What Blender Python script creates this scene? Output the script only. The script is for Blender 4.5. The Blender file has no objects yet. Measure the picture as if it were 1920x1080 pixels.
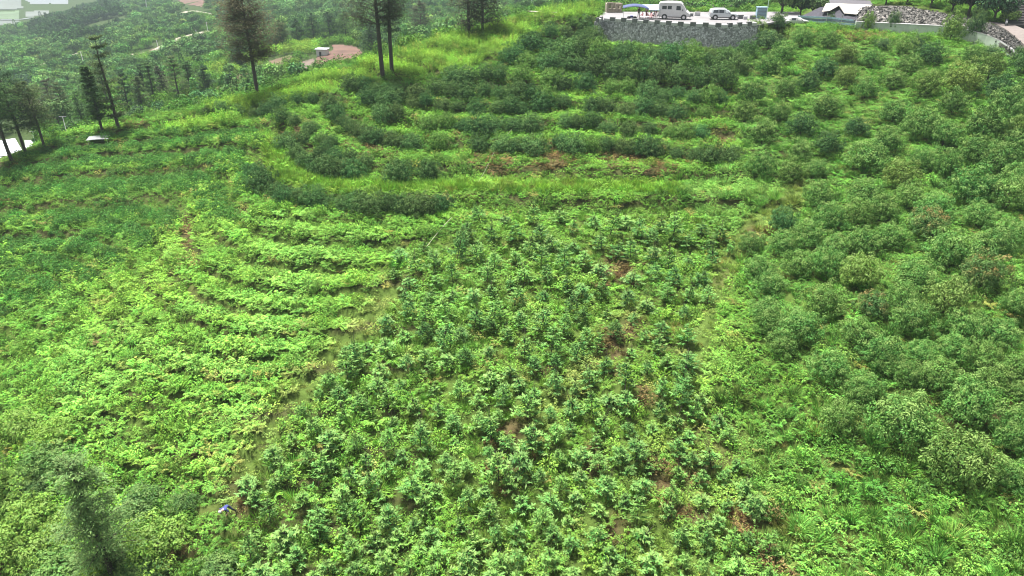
import bpy, bmesh, math, random
import numpy as np
from mathutils import Vector, Matrix

random.seed(7); RNG = np.random.default_rng(11)
SC = bpy.context.scene
COL = SC.collection
R = math.radians

# ------------------------------------------------------------------ camera, light, exposure
PITCH = R(28.0); FPX = 1297.0; CAMZ = 60.0
cam = bpy.data.cameras.new('camera'); camo = bpy.data.objects.new('camera', cam); COL.objects.link(camo)
camo.location = (0, 0, CAMZ); camo.rotation_euler = (R(90) - PITCH, 0, 0)
cam.sensor_width = 36; cam.lens = 36 * FPX / 1920; cam.clip_start = .5; cam.clip_end = 6000
SC.camera = camo

SUN_EL, SUN_AZ = R(68), R(-35)      # azimuth measured from +Y (away from camera), negative = left
w = bpy.data.worlds.new('World'); SC.world = w; w.use_nodes = True
nt = w.node_tree; bg = nt.nodes['Background']
sky = nt.nodes.new('ShaderNodeTexSky'); sky.sky_type = 'NISHITA'; sky.sun_disc = False
sky.sun_elevation = SUN_EL; sky.sun_rotation = SUN_AZ; sky.dust_density = 4; sky.air_density = 1.2; sky.ozone_density = 1
hs = nt.nodes.new('ShaderNodeHueSaturation'); hs.inputs['Saturation'].default_value = .30
nt.links.new(sky.outputs[0], hs.inputs['Color']); nt.links.new(hs.outputs[0], bg.inputs['Color'])
bg.inputs['Strength'].default_value = .075
sl = bpy.data.lights.new('sun', 'SUN'); sl.energy = 3.9; sl.angle = R(8); sl.color = (1, .97, .9)
slo = bpy.data.objects.new('sun', sl); COL.objects.link(slo)
sd = Vector((math.sin(SUN_AZ) * math.cos(SUN_EL), math.cos(SUN_AZ) * math.cos(SUN_EL), math.sin(SUN_EL)))
slo.rotation_euler = sd.to_track_quat('Z', 'Y').to_euler(); slo.location = (0, 0, 75)
SC.view_settings.view_transform = 'Standard'; SC.view_settings.look = 'None'
SC.view_settings.exposure = 1.66; SC.view_settings.gamma = 1
cy = SC.cycles
cy.max_bounces = 6; cy.diffuse_bounces = 1; cy.glossy_bounces = 2; cy.transmission_bounces = 3; cy.volume_bounces = 1
cy.transparent_max_bounces = 6; cy.caustics_reflective = False; cy.caustics_refractive = False
cy.use_denoising = True; cy.filter_width = 1.1; cy.sample_clamp_indirect = 3

# ------------------------------------------------------------------ pixel <-> world
CP, SP = math.cos(PITCH), math.sin(PITCH)
def ray(px, py):
    u = (np.asarray(px, float) - 960) / FPX; v = (540 - np.asarray(py, float)) / FPX
    return u, CP + v * SP, -SP + v * CP          # per unit of depth
def at(px, py, d):
    x, y, z = ray(px, py); return np.array([x * d, y * d, CAMZ + z * d]).T
def proj(x, y, z):
    d = y * CP - (z - CAMZ) * SP
    up = y * SP + (z - CAMZ) * CP
    d = np.where(d < 1, 1, d)
    return 960 + FPX * x / d, 540 - FPX * up / d, d

def tps_fit(P, v, lam=0.0):
    P = np.asarray(P, float); s = 100.0; Q = P / s
    r2 = ((Q[:, None] - Q[None]) ** 2).sum(-1)
    K = np.where(r2 > 0, r2 * np.log(r2 + 1e-12), 0) + lam * np.eye(len(P))
    A = np.block([[K, np.c_[np.ones(len(P)), Q]], [np.c_[np.ones(len(P)), Q].T, np.zeros((3, 3))]])
    c = np.linalg.solve(A, np.r_[np.asarray(v, float), 0, 0, 0])
    def f(x, y):
        X = np.stack([np.ravel(x), np.ravel(y)], 1) / s; out = np.empty(len(X))
        for i in range(0, len(X), 20000):
            x_ = X[i:i + 20000]; r = ((x_[:, None] - Q[None]) ** 2).sum(-1)
            out[i:i + 20000] = (np.where(r > 0, r * np.log(r + 1e-12), 0) @ c[:len(P)]) + c[-3] + x_ @ c[-2:]
        return out.reshape(np.shape(x))
    return f

def noise2(x, y, sc, seed=0, octv=3):
    """value noise, world space, ~[-1,1]"""
    out = 0; amp = 1; tot = 0
    for o in range(octv):
        X = np.asarray(x) / sc * 2 ** o + 13.7 * seed; Y = np.asarray(y) / sc * 2 ** o - 7.3 * seed
        i = np.floor(X); j = np.floor(Y); fx = X - i; fy = Y - j
        fx = fx * fx * (3 - 2 * fx); fy = fy * fy * (3 - 2 * fy)
        h = lambda a, b: (np.sin(a * 127.1 + b * 311.7 + seed * 74.7 + o * 19.19) * 43758.5453) % 1.0
        n = (h(i, j) * (1 - fx) + h(i + 1, j) * fx) * (1 - fy) + (h(i, j + 1) * (1 - fx) + h(i + 1, j + 1) * fx) * fy
        out = out + (n * 2 - 1) * amp; tot += amp; amp *= .5
    return out / tot

def inpoly(px, py, poly):
    px = np.asarray(px, float); py = np.asarray(py, float); c = np.zeros(px.shape, bool); n = len(poly)
    for i in range(n):
        x1, y1 = poly[i]; x2, y2 = poly[(i + 1) % n]
        if y1 == y2: continue
        k = (y1 > py) != (y2 > py)
        c ^= k & (px < (x2 - x1) * (py - y1) / (y2 - y1) + x1)
    return c
def dline(px, py, line):
    """distance to a polyline"""
    px = np.asarray(px, float); py = np.asarray(py, float); d = np.full(px.shape, 1e9)
    for (x1, y1), (x2, y2) in zip(line[:-1], line[1:]):
        L = (x2 - x1) ** 2 + (y2 - y1) ** 2 + 1e-9
        t = np.clip(((px - x1) * (x2 - x1) + (py - y1) * (y2 - y1)) / L, 0, 1)
        d = np.minimum(d, np.hypot(px - x1 - t * (x2 - x1), py - y1 - t * (y2 - y1)))
    return d
def sstep(a, b, x):
    t = np.clip((x - a) / (b - a), 0, 1); return t * t * (3 - 2 * t)

# ------------------------------------------------------------------ terrain
NEAR = [(0,1080,42),(480,1080,40),(960,1080,38),(1440,1080,36),(1920,1080,34),
 (0,900,46),(480,900,44),(960,900,42.5),(1440,900,41),(1920,900,38),
 (0,700,57),(300,700,52),(480,700,52),(960,700,49),(1300,700,48),(1440,700,46.5),(1920,700,43.5),
 (0,540,68),(180,590,60),(330,470,67),(600,540,60),(960,540,57),(1400,540,56),(1500,540,53),(1920,540,49),
 (0,420,80),(300,400,76),(480,400,70.5),(800,400,69),(1100,400,67.5),(1440,400,64.5),(1920,400,58),
 (0,305,95),(100,268,100),(250,300,92),(480,300,83),(700,310,80),(960,300,78.5),(1300,300,76),(1600,300,71),(1920,300,66),
 (330,222,102),(480,190,101),(620,190,95),(800,200,92),(960,200,91),(1300,200,88),(1600,200,82),(1920,200,75),
 (600,142,106),(740,108,109),(850,130,102),(960,120,101.5),(1120,100,107),(1250,100,106),(1400,100,104),(1550,100,97),(1700,110,92),(1920,120,85),
 (850,75,114),(960,48,118),(1050,30,121),(1110,60,115),
 (1480,48,110),(1560,52,106),(1700,68,99),(1850,85,94),(1900,100,90)]
ZD = CAMZ - 14.5                       # car park level
def atz(px, py, z):
    x, y, zz = ray(px, py); d = (z - CAMZ) / zz; return np.array([x * d, y * d])
N3 = [at(*c) for c in NEAR]
# behind the car park and up the right-hand back slope (seen only in part)
for (px, py, d) in [(1620,14,116),(1780,14,111),(1860,46,102),(1900,4,116),(1960,-40,124),(1960,40,105),(1500,20,132),(2100,60,100),(2100,-60,130),(1700,-25,135)]:
    N3.append(at(px, py, d))
for p in [atz(1130,25,ZD), atz(1250,25,ZD), atz(1420,27,ZD)]:
    N3.append([p[0], p[1], ZD])
N3 = np.array(N3)
fN = tps_fit(N3[:, :2], N3[:, 2], .0006)

TL = {3: [(478,332),(500,372),(620,393),(740,396),(850,396),(1100,402),(1300,398),(480,302),(420,288),(200,300),(60,320)],
 5: [(620,190),(640,238),(720,272),(800,282),(900,284),(1050,288),(1200,300),(1370,305),(560,205),(480,225),(330,240),(200,262)],
 4: [(540,270),(560,305),(640,330),(700,335),(850,340),(1100,345),(1300,345),(520,250),(400,262),(250,280),(100,290)],
 6: [(740,238),(900,250),(1100,245),(1400,265),(700,200)], 7: [(760,200),(1000,215),(1400,225)],
 8: [(850,170),(1100,175),(1400,185)], 9: [(950,125),(1400,140)], 10: [(1000,85),(1110,90)],
 2: [(440,405),(480,450),(600,468),(750,475),(1000,480),(430,350),(300,338),(20,362)],
 1: [(350,470),(400,528),(500,560),(650,560),(1000,560),(340,420),(200,400),(0,412)],
 0: [(270,540),(330,600),(450,640),(650,640),(1000,650),(240,490),(100,460),(0,458)],
 -1: [(180,600),(250,670),(330,715),(560,716),(1000,750),(130,560),(0,520)],
 -2: [(80,620),(150,720),(300,790),(480,802),(570,795),(1000,860),(0,590)],
 -3: [(60,720),(150,795),(290,860),(400,872),(500,855),(1000,980)],
 -4: [(0,780),(100,860),(250,930),(400,945),(1000,1080)], -6: [(0,1080),(500,1080)]}

# hill outline in plan: crest line seen against the valley, then round behind the car park and the right
CREST = [(-500,420,82),(-200,352,88),(0,303,96),(100,264,101),(200,247,103.5),(330,220,104),(480,186,103),(600,140,108),(740,106,111),(850,73,116),(960,44,121),(1050,24,125),(1105,16,128)]
crest_xy = [tuple(at(*c)[:2]) for c in CREST]
back = [tuple(atz(1150, 21, ZD)), tuple(atz(1425, 21, ZD)), tuple(at(1480, 0, 150)[:2]), (75, 215), (140, 260), (420, 260), (420, -200), (-300, -200)]
HILL = crest_xy + back
CRESTLINE = crest_xy + back[:5]

FAR = [(0,40,640),(60,10,800),(140,40,600),(130,20,760),(200,60,480),(300,0,620),(350,5,560),(400,28,470),(330,45,420),(250,30,500),
 (130,110,350),(0,100,420),(240,105,330),(300,97,330),(340,75,350),(395,60,360),(300,140,260),(200,140,280),(0,160,300),
 (100,200,230),(0,240,185),(30,285,135),(-100,330,130),(200,200,180),(290,170,190),(350,150,195),
 (380,130,205),(450,115,205),(480,150,180),(420,165,172),(560,140,165),(620,125,170),(605,95,192),(680,100,188),(700,88,205),(520,100,205),
 (500,60,330),(450,30,400),(600,50,300),(600,10,430),(700,50,300),(700,0,520),(850,60,290),(850,20,400),(800,5,480),(950,28,260),(1040,28,250),(1000,5,400),
 (1150,5,300),(1300,12,210),(1420,12,190),(1250,-5,330),(1100,12,220),(-400,200,300),(-400,60,600)]
F3 = np.array([at(*c) for c in FAR])
XF = np.array([(-900,1500,10),(0,1600,25),(900,1600,40),(-1500,900,-10),(1500,700,20),(400,700,38),(200,300,44),(600,300,40),(-600,300,-5),(-500,0,0),(-300,100,8),(-250,-300,0),(500,-300,10),(1200,-200,5),(-1200,-200,-5),
  (0,2300,40),(2300,2300,45),(-2300,2300,20),(2300,-500,20),(-2300,-500,0),(0,-1000,0)], float)
F3 = np.vstack([F3, XF]); fF = tps_fit(F3[:, :2], F3[:, 2], .002)

def axis(a, b, st, lo, hi):
    mid = list(np.arange(a, b + st / 2, st)); s = st; x = b
    while x < hi: s *= 1.07; x += s; mid.append(x)
    s = st; x = a; pre = []
    while x > lo: s *= 1.07; x -= s; pre.append(x)
    return np.array(pre[::-1] + mid)
GX = axis(-70, 84, .55, -2400, 2400); GY = axis(14, 142, .5, -900, 2600)
XX, YY = np.meshgrid(GX, GY)
inh = inpoly(XX, YY, HILL); dh = dline(XX, YY, CRESTLINE + [HILL[-3], HILL[-2], HILL[-1], HILL[0]])
sd_ = np.where(inh, -dh, dh)
hf = np.clip(fF(XX, YY), -40, 56)
cx = np.clip(XX, -120, 140); cyy = np.clip(YY, 5, 250)
near0 = fN(cx, cyy)
near0 = np.clip(near0, 0, 60)
near = near0 - np.where(sd_ > 0, .12 * sd_ + .55 * np.maximum(sd_ - 1.5, 0), 0)
k = 2.5
hz = np.clip(.5 + .5 * (near - hf) / k, 0, 1)
smax = hf * (1 - hz) + near * hz + k * hz * (1 - hz)
ZZ = np.where(sd_ <= 0, near0, smax)
# terraces
tp, tv = [], []
def lookup(A, x, y):
    x = np.asarray(x, float); y = np.asarray(y, float)
    i = np.clip(np.searchsorted(GX, x) - 1, 0, len(GX) - 2); j = np.clip(np.searchsorted(GY, y) - 1, 0, len(GY) - 2)
    fx = np.clip((x - GX[i]) / (GX[i + 1] - GX[i]), 0, 1); fy = np.clip((y - GY[j]) / (GY[j + 1] - GY[j]), 0, 1)
    return (A[j, i] * (1 - fx) + A[j, i + 1] * fx) * (1 - fy) + (A[j + 1, i] * (1 - fx) + A[j + 1, i + 1] * fx) * fy
H = lambda x, y: lookup(ZZ, x, y)
def hit(px, py, dmin=25, dmax=1500):
    """where the ray through a photo pixel meets the ground (x, y, z arrays)"""
    px = np.atleast_1d(np.asarray(px, float)); py = np.atleast_1d(np.asarray(py, float))
    ux, uy, uz = ray(px, py); d = np.full(px.shape, float(dmin)); lo = np.full(px.shape, np.nan); hi = lo.copy()
    act = np.ones(px.shape, bool)
    while act.any() and d.max() < dmax:
        nd = d + np.maximum(1.0, d * .012)
        below = (CAMZ + uz * nd) < H(ux * nd, uy * nd)
        new = act & below; lo[new] = d[new]; hi[new] = nd[new]; act &= ~below
        d = nd
    lo = np.where(np.isnan(lo), dmax, lo); hi = np.where(np.isnan(hi), dmax, hi)
    for _ in range(7):
        m = (lo + hi) / 2; bl = (CAMZ + uz * m) < H(ux * m, uy * m); hi = np.where(bl, m, hi); lo = np.where(bl, lo, m)
    out = (lo + hi) / 2
    return np.stack([ux * out, uy * out, H(ux * out, uy * out)], -1)
for v_, L in TL.items():
    P = hit([p[0] for p in L], [p[1] for p in L])
    tp += [tuple(p[:2]) for p in P]; tv += [v_] * len(L)
fT = tps_fit(tp, tv, .002)
TT = np.clip(fT(np.clip(XX, -75, 60), np.clip(YY, 18, 130)), -9, 12)
PX, PY, PD = proj(XX, YY, ZZ)
near_m = sd_ < 0
amp = np.where(near_m, 1, 0) * (1 - sstep(-.5, -4, sd_) * 0) * sstep(0, -3, sd_)
# strong on the left and the middle, none in the right-hand orchard
amp = amp * np.where(PX < 1400, 1, np.clip(1 - (PX - 1400) / 120, .15, 1))
amp = amp * np.where(PY > 420, np.clip(1 - (PX - 620) / 300, .35, 1), 1)
fr = TT - np.floor(TT)
T2 = TT * 2; fr2 = T2 - np.floor(T2)
W2 = sstep(820, 640, PX) * sstep(400, 430, PY + np.where(PX < 300, (300 - PX) * -.25, 0))
stair = (sstep(.0, .35, fr) - fr) * .95 * (1 - W2) + (sstep(.0, .35, fr2) - fr2) * .68 * W2
# step height from the local rise per unit t
ZZ = ZZ + amp * stair * 1.1 + np.where(near_m, noise2(XX, YY, 5, 3) * .22, noise2(XX, YY, 30, 4) * np.clip(sd_ * .05, 0, 2.5))
# car park plateau
deckpix = [(1118,41),(1128,37.5),(1180,40.5),(1270,47),(1360,50.5),(1425,46)]
front = [atz(px, py, ZD) for px, py in deckpix]
rear = [atz(px, py, ZD) for px, py in [(1500,32),(1500,22),(1300,22),(1130,22)]]
DECK = [tuple(p) for p in front + rear]
ind = inpoly(XX, YY, DECK); dd = dline(XX, YY, DECK + [DECK[0]]); FL = DECK[:6]
dfront = dline(XX, YY, FL)
ZZ = np.where(ind, ZD - .12, np.where((dd < 3) & (YY > 118) & (dfront > 3), np.minimum(ZZ, ZD - .12), ZZ))
# ground straight below the wall
ZZ = np.where(~ind & (dfront < 6) & (ZZ > ZD - 3.4), np.minimum(ZZ, ZD - 3.5 + .0 * dfront), ZZ)
ZZ = np.where(ind & (dfront < 1.1), ZD - 5, ZZ)
# cut the ground back where walls and the shelter stand at the top right
WT = [(1606,41,107),(1640,43,105.5),(1670,44.5,104),(1700,46,102.5),(1730,47.5,101),(1760,49,99.5),(1790,53,98),(1820,58,96.5),(1850,66,94.5),(1875,77,92.5),(1895,90,90.5),(1908,102,89)]
WB = [60,63,66,70,71,73,78,83,92,100,108,116]
def carve(tops, bots, behind, lift, reach):
    global ZZ
    P = np.array([at(*q) for q in tops]); zb = np.array([at(q[0], b, q[2])[2] for q, b in zip(tops, bots)])
    best = np.full(XX.shape, 1e9); zt_ = np.zeros(XX.shape); zbb = np.zeros(XX.shape); sg = np.zeros(XX.shape)
    for i in range(len(P) - 1):
        a, b = P[i, :2], P[i + 1, :2]; L = ((b - a) ** 2).sum(); t = np.clip(((XX - a[0]) * (b[0] - a[0]) + (YY - a[1]) * (b[1] - a[1])) / L, 0, 1)
        q = np.hypot(XX - a[0] - t * (b[0] - a[0]), YY - a[1] - t * (b[1] - a[1])); m = q < best
        best = np.where(m, q, best); zt_ = np.where(m, P[i, 2] + t * (P[i + 1, 2] - P[i, 2]), zt_); zbb = np.where(m, zb[i] + t * (zb[i + 1] - zb[i]), zbb)
        sg = np.where(m, (b[0] - a[0]) * (YY - a[1]) - (b[1] - a[1]) * (XX - a[0]), sg)
    ZZ = np.where((best < 7) & (sg <= 0), np.minimum(ZZ, zbb + .04 * best), ZZ)
    ZZ = np.where((best < reach) & (sg > 0), np.minimum(ZZ, np.where(best < .8, zbb, zt_ + lift + behind * best)), ZZ)
carve(WT, WB, .09, -.55, 11.5)
FT = [(1490,28.5,116.5),(1560,32,112),(1626,39,106.8)]
carve(FT, [45, 52, 58], .0, -.9, 12)
TTl = lambda x, y: lookup(TT, x, y) * np.where(lookup(W2, x, y) > .5, 2, 1)
SDl = lambda x, y: lookup(sd_, x, y)
# ------------------------------------------------------------------ materials
def newmat(name):
    m = bpy.data.materials.new(name); m.use_nodes = True; n = m.node_tree
    return m, n, n.nodes['Principled BSDF'], n.nodes['Material Output']
def plain(name, col, rough=.7, metal=0, var=.12, scale=3.0, bump=.0):
    m, n, b, o = newmat(name)
    b.inputs['Roughness'].default_value = rough; b.inputs['Metallic'].default_value = metal
    tc = n.nodes.new('ShaderNodeTexCoord'); nz = n.nodes.new('ShaderNodeTexNoise'); nz.inputs['Scale'].default_value = scale; nz.inputs['Detail'].default_value = 5
    n.links.new(tc.outputs['Object'], nz.inputs['Vector'])
    mr = n.nodes.new('ShaderNodeMapRange'); mr.inputs[1].default_value = .3; mr.inputs[2].default_value = .7
    mr.inputs[3].default_value = 1 - var; mr.inputs[4].default_value = 1 + var
    n.links.new(nz.outputs[0], mr.inputs[0])
    mx = n.nodes.new('ShaderNodeVectorMath'); mx.operation = 'SCALE'; mx.inputs[0].default_value = col
    n.links.new(mr.outputs[0], mx.inputs['Scale']); n.links.new(mx.outputs[0], b.inputs['Base Color'])
    if bump:
        bp = n.nodes.new('ShaderNodeBump'); bp.inputs['Strength'].default_value = bump; n.links.new(nz.outputs[0], bp.inputs['Height']); n.links.new(bp.outputs[0], b.inputs['Normal'])
    return m
def leafmat(name, src, gloss=.06, trans=.16):
    """leaves: colour of the plant (instance attribute or object colour) varied leaf by leaf; young leaves take the flush colour"""
    m = bpy.data.materials.new(name); m.use_nodes = True; n = m.node_tree; n.nodes.clear(); N = n.nodes.new; Lk = n.links.new
    out = N('ShaderNodeOutputMaterial')
    if src == 'inst':
        a = N('ShaderNodeAttribute'); a.attribute_type = 'INSTANCER'; a.attribute_name = 'tint'; col = a.outputs['Color']; fl = None
    else:
        a = N('ShaderNodeObjectInfo'); col = a.outputs['Color']; fl = a.outputs['Alpha']
    lv = N('ShaderNodeAttribute'); lv.attribute_name = 'lv'
    sep = N('ShaderNodeSeparateColor'); Lk(lv.outputs['Color'], sep.inputs[0])
    mr = N('ShaderNodeMapRange'); mr.inputs[3].default_value = .6; mr.inputs[4].default_value = 1.42; Lk(sep.outputs[0], mr.inputs[0])
    sc = N('ShaderNodeVectorMath'); sc.operation = 'SCALE'; Lk(col, sc.inputs[0]); Lk(mr.outputs[0], sc.inputs['Scale'])
    hsv = N('ShaderNodeHueSaturation'); mh = N('ShaderNodeMapRange'); mh.inputs[3].default_value = .475; mh.inputs[4].default_value = .52
    Lk(sep.outputs[1], mh.inputs[0]); Lk(mh.outputs[0], hsv.inputs['Hue']); Lk(sc.outputs[0], hsv.inputs['Color'])
    c = hsv.outputs[0]
    mix = N('ShaderNodeMix'); mix.data_type = 'RGBA'; mix.blend_type = 'MIX'
    tipf = N('ShaderNodeMath'); tipf.operation = 'MULTIPLY'; Lk(sep.outputs[2], tipf.inputs[0])
    if fl is not None: Lk(fl, tipf.inputs[1])
    else: tipf.inputs[1].default_value = .5
    Lk(tipf.outputs[0], mix.inputs[0]); Lk(c, mix.inputs['A'])
    if src == 'inst':
        g = N('ShaderNodeVectorMath'); g.operation = 'MULTIPLY_ADD'; Lk(c, g.inputs[0]); g.inputs[1].default_value = (1.7, 1.55, 1.2); g.inputs[2].default_value = (.01, .012, .0)
        Lk(g.outputs[0], mix.inputs['B'])
    else:
        mix.inputs['B'].default_value = (.21, .31, .085, 1) if src == 'obj' else (.30, .17, .07, 1)
    c = mix.outputs['Result']
    d = N('ShaderNodeBsdfDiffuse'); t = N('ShaderNodeBsdfTranslucent'); gl = N('ShaderNodeBsdfGlossy'); gl.inputs['Roughness'].default_value = .55; gl.inputs['Color'].default_value = (.62, .8, .5, 1)
    Lk(c, d.inputs[0]); Lk(c, t.inputs[0])
    m1 = N('ShaderNodeMixShader'); m1.inputs[0].default_value = trans; Lk(d.outputs[0], m1.inputs[1]); Lk(t.outputs[0], m1.inputs[2])
    m2 = N('ShaderNodeMixShader'); m2.inputs[0].default_value = gloss; Lk(m1.outputs[0], m2.inputs[1]); Lk(gl.outputs[0], m2.inputs[2])
    Lk(m2.outputs[0], out.inputs[0]); return m
M = {}
M['leaf_i'] = leafmat('ground_cover_leaves', 'inst', .015)
M['leaf_o'] = leafmat('tree_leaves', 'obj', .02, .10)
M['leaf_r'] = leafmat('tree_leaves_red_flush', 'red', .02, .10)
M['needle'] = leafmat('needles', 'obj', .01, .32)
M['bark'] = plain('bark', (.045, .036, .028), .9, 0, .3, 8, .4)
M['white'] = plain('white_paint', (.52, .52, .51), .4, 0, .04)
M['silver'] = plain('silver_paint', (.46, .49, .50), .3, .2, .03)
M['glass'] = plain('dark_glass', (.03, .035, .04), .12, 0, .05)
M['tyre'] = plain('rubber', (.02, .02, .02), .8)
M['rim'] = plain('alloy', (.55, .55, .56), .35, .6)
M['dark'] = plain('dark_plastic', (.03, .03, .032), .6)
M['conc'] = plain('concrete', (.175, .165, .172), .85, 0, .22, .35, .1)
M['concg'] = plain('grey_concrete', (.13, .13, .135), .9, 0, .2, 2, .2)
M['whitewash'] = plain('whitewashed_concrete', (.44, .43, .44), .8, 0, .12, 2)
M['navy'] = plain('navy_fabric', (.035, .05, .14), .8)
M['sky_blue'] = plain('light_blue_fabric', (.36, .47, .66), .8, 0, .06)
M['pole'] = plain('pale_metal', (.35, .37, .36), .5, .2)
M['greensteel'] = plain('light_green_paint', (.45, .6, .5), .5)
M['bluegrey'] = plain('blue_grey_sheet', (.13, .17, .23), .5, .3, .25, 1.5)
M['paleblue'] = plain('pale_blue_paint', (.25, .38, .45), .6, 0, .15, 2)
M['net'] = plain('dark_shade_net', (.035, .033, .045), .95, 0, .25, 2)
M['canvas'] = plain('pale_canvas', (.28, .26, .235), .85, 0, .08, 1)
M['brick'] = plain('weathered_plaster', (.28, .24, .18), .9, 0, .3, 2.5, .2)
M['roofw'] = plain('white_sheet_roof', (.52, .54, .57), .5, 0, .06, 1)
M['palewall'] = plain('algae_stained_render', (.36, .42, .345), .85, 0, .22, .8, .15)
M['pave'] = plain('pale_pink_paving', (.15, .125, .115), .85, 0, .12, 2)
M['stepm'] = plain('dark_stone_steps', (.032, .028, .027), .85, 0, .2, 3, .2)
M['greysheet'] = plain('weathered_grey_sheet', (.17, .18, .185), .7, 0, .15, 2)
M['hose'] = plain('pale_hose', (.36, .36, .25), .6)
M['darksheet'] = plain('dark_roof_sheet', (.06, .055, .065), .7, 0, .2, 2)
M['skin'] = plain('skin', (.45, .27, .19), .6)
M['hair'] = plain('hair', (.015, .012, .01), .6)
for nme, c in dict(pink=(.62, .38, .40), black=(.02, .02, .025), blue=(.035, .045, .17), denim=(.035, .05, .1), red=(.3, .04, .05), grey=(.2, .2, .22), cream=(.6, .56, .5)).items():
    M['cloth_' + nme] = plain(nme + '_cloth', c, .85, 0, .1, 6)

def stone_mat(name, base, mortar, scale, bump=.8):
    m, n, b, o = newmat(name); N = n.nodes.new; Lk = n.links.new
    tc = N('ShaderNodeTexCoord')
    v = N('ShaderNodeTexVoronoi'); v.feature = 'F1'; v.inputs['Scale'].default_value = scale; v.inputs['Randomness'].default_value = .9
    v2 = N('ShaderNodeTexVoronoi'); v2.feature = 'DISTANCE_TO_EDGE'; v2.inputs['Scale'].default_value = scale; v2.inputs['Randomness'].default_value = .9
    Lk(tc.outputs['Object'], v.inputs[0]); Lk(tc.outputs['Object'], v2.inputs[0])
    sp = N('ShaderNodeSeparateColor'); Lk(v.outputs['Color'], sp.inputs[0])
    r = N('ShaderNodeValToRGB'); e = r.color_ramp.elements; e[0].color = [x * .45 for x in base] + [1]; e[1].color = [min(1, x * 1.7) for x in base] + [1]; e.new(.5).color = list(base) + [1]
    Lk(sp.outputs[0], r.inputs[0])
    ed = N('ShaderNodeMapRange'); ed.inputs[1].default_value = .02; ed.inputs[2].default_value = .09; Lk(v2.outputs['Distance'], ed.inputs[0])
    mx = N('ShaderNodeMix'); mx.data_type = 'RGBA'; mx.inputs['A'].default_value = list(mortar) + [1]; Lk(ed.outputs[0], mx.inputs[0]); Lk(r.outputs[0], mx.inputs['B'])
    Lk(mx.outputs['Result'], b.inputs['Base Color']); b.inputs['Roughness'].default_value = .9
    bp = N('ShaderNodeBump'); bp.inputs['Strength'].default_value = bump; bp.inputs['Distance'].default_value = .2; Lk(ed.outputs[0], bp.inputs['Height']); Lk(bp.outputs[0], b.inputs['Normal'])
    return m
M['stonewall'] = stone_mat('rubble_masonry', (.38, .375, .40), (.24, .235, .25), 4.2)
M['rubble'] = stone_mat('rubble_stone', (.12, .11, .10), (.04, .04, .035), 1.4, 1.0)

# ground: colour attribute times noise
gm, n, b, o = newmat('hillside_ground'); N = n.nodes.new
a = N('ShaderNodeAttribute'); a.attribute_name = 'gcol'; tc = N('ShaderNodeTexCoord')
nz = N('ShaderNodeTexNoise'); nz.inputs['Scale'].default_value = 1.3; nz.inputs['Detail'].default_value = 9; nz.inputs['Roughness'].default_value = .7; n.links.new(tc.outputs['Object'], nz.inputs['Vector'])
mr = N('ShaderNodeMapRange'); mr.inputs[1].default_value = .3; mr.inputs[2].default_value = .7; mr.inputs[3].default_value = .5; mr.inputs[4].default_value = 1.5; n.links.new(nz.outputs[0], mr.inputs[0])
vm = N('ShaderNodeVectorMath'); vm.operation = 'SCALE'; n.links.new(a.outputs['Color'], vm.inputs[0]); n.links.new(mr.outputs[0], vm.inputs['Scale'])
n.links.new(vm.outputs[0], b.inputs['Base Color']); b.inputs['Roughness'].default_value = 1
b.inputs['Specular IOR Level'].default_value = .05
bp = N('ShaderNodeBump'); bp.inputs['Strength'].default_value = .6; bp.inputs['Distance'].default_value = .3; n.links.new(nz.outputs[0], bp.inputs['Height']); n.links.new(bp.outputs[0], b.inputs['Normal'])

# ------------------------------------------------------------------ mesh helpers
def mesh_np(name, V, F, mat, lv=None, smooth=False):
    me = bpy.data.meshes.new(name); V = np.asarray(V, np.float32); F = np.asarray(F, np.int32)
    k = F.shape[1]
    me.vertices.add(len(V)); me.vertices.foreach_set('co', V.ravel())
    me.loops.add(F.size); me.loops.foreach_set('vertex_index', F.ravel())
    me.polygons.add(len(F)); me.polygons.foreach_set('loop_start', np.arange(0, F.size, k, dtype=np.int32))
    me.update(calc_edges=True)
    if lv is not None:
        at_ = me.attributes.new('lv', 'FLOAT_COLOR', 'CORNER'); at_.data.foreach_set('color', np.repeat(np.c_[lv, np.ones(len(lv))], k, 0).astype(np.float32).ravel())
    if smooth: me.polygons.foreach_set('use_smooth', np.ones(len(F), bool))
    me.materials.append(mat); return me
def link(me, name, parent=None, loc=None, rz=None, scl=None):
    o = bpy.data.objects.new(name, me); COL.objects.link(o)
    if parent: o.parent = parent
    if loc is not None: o.location = loc
    if rz is not None: o.rotation_euler = (0, 0, rz)
    if scl is not None: o.scale = scl if hasattr(scl, '__len__') else (scl,) * 3
    return o
def tag(o, label=None, cat=None, group=None, kind=None):
    if label: o['label'] = label
    if cat: o['category'] = cat
    if group: o['group'] = group
    if kind: o['kind'] = kind
    return o
def empty(name, loc, rz=0, scl=1):
    o = bpy.data.objects.new(name, None); COL.objects.link(o); o.location = loc; o.rotation_euler = (0, 0, rz); o.scale = (scl,) * 3; o.empty_display_size = .3; return o

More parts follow.
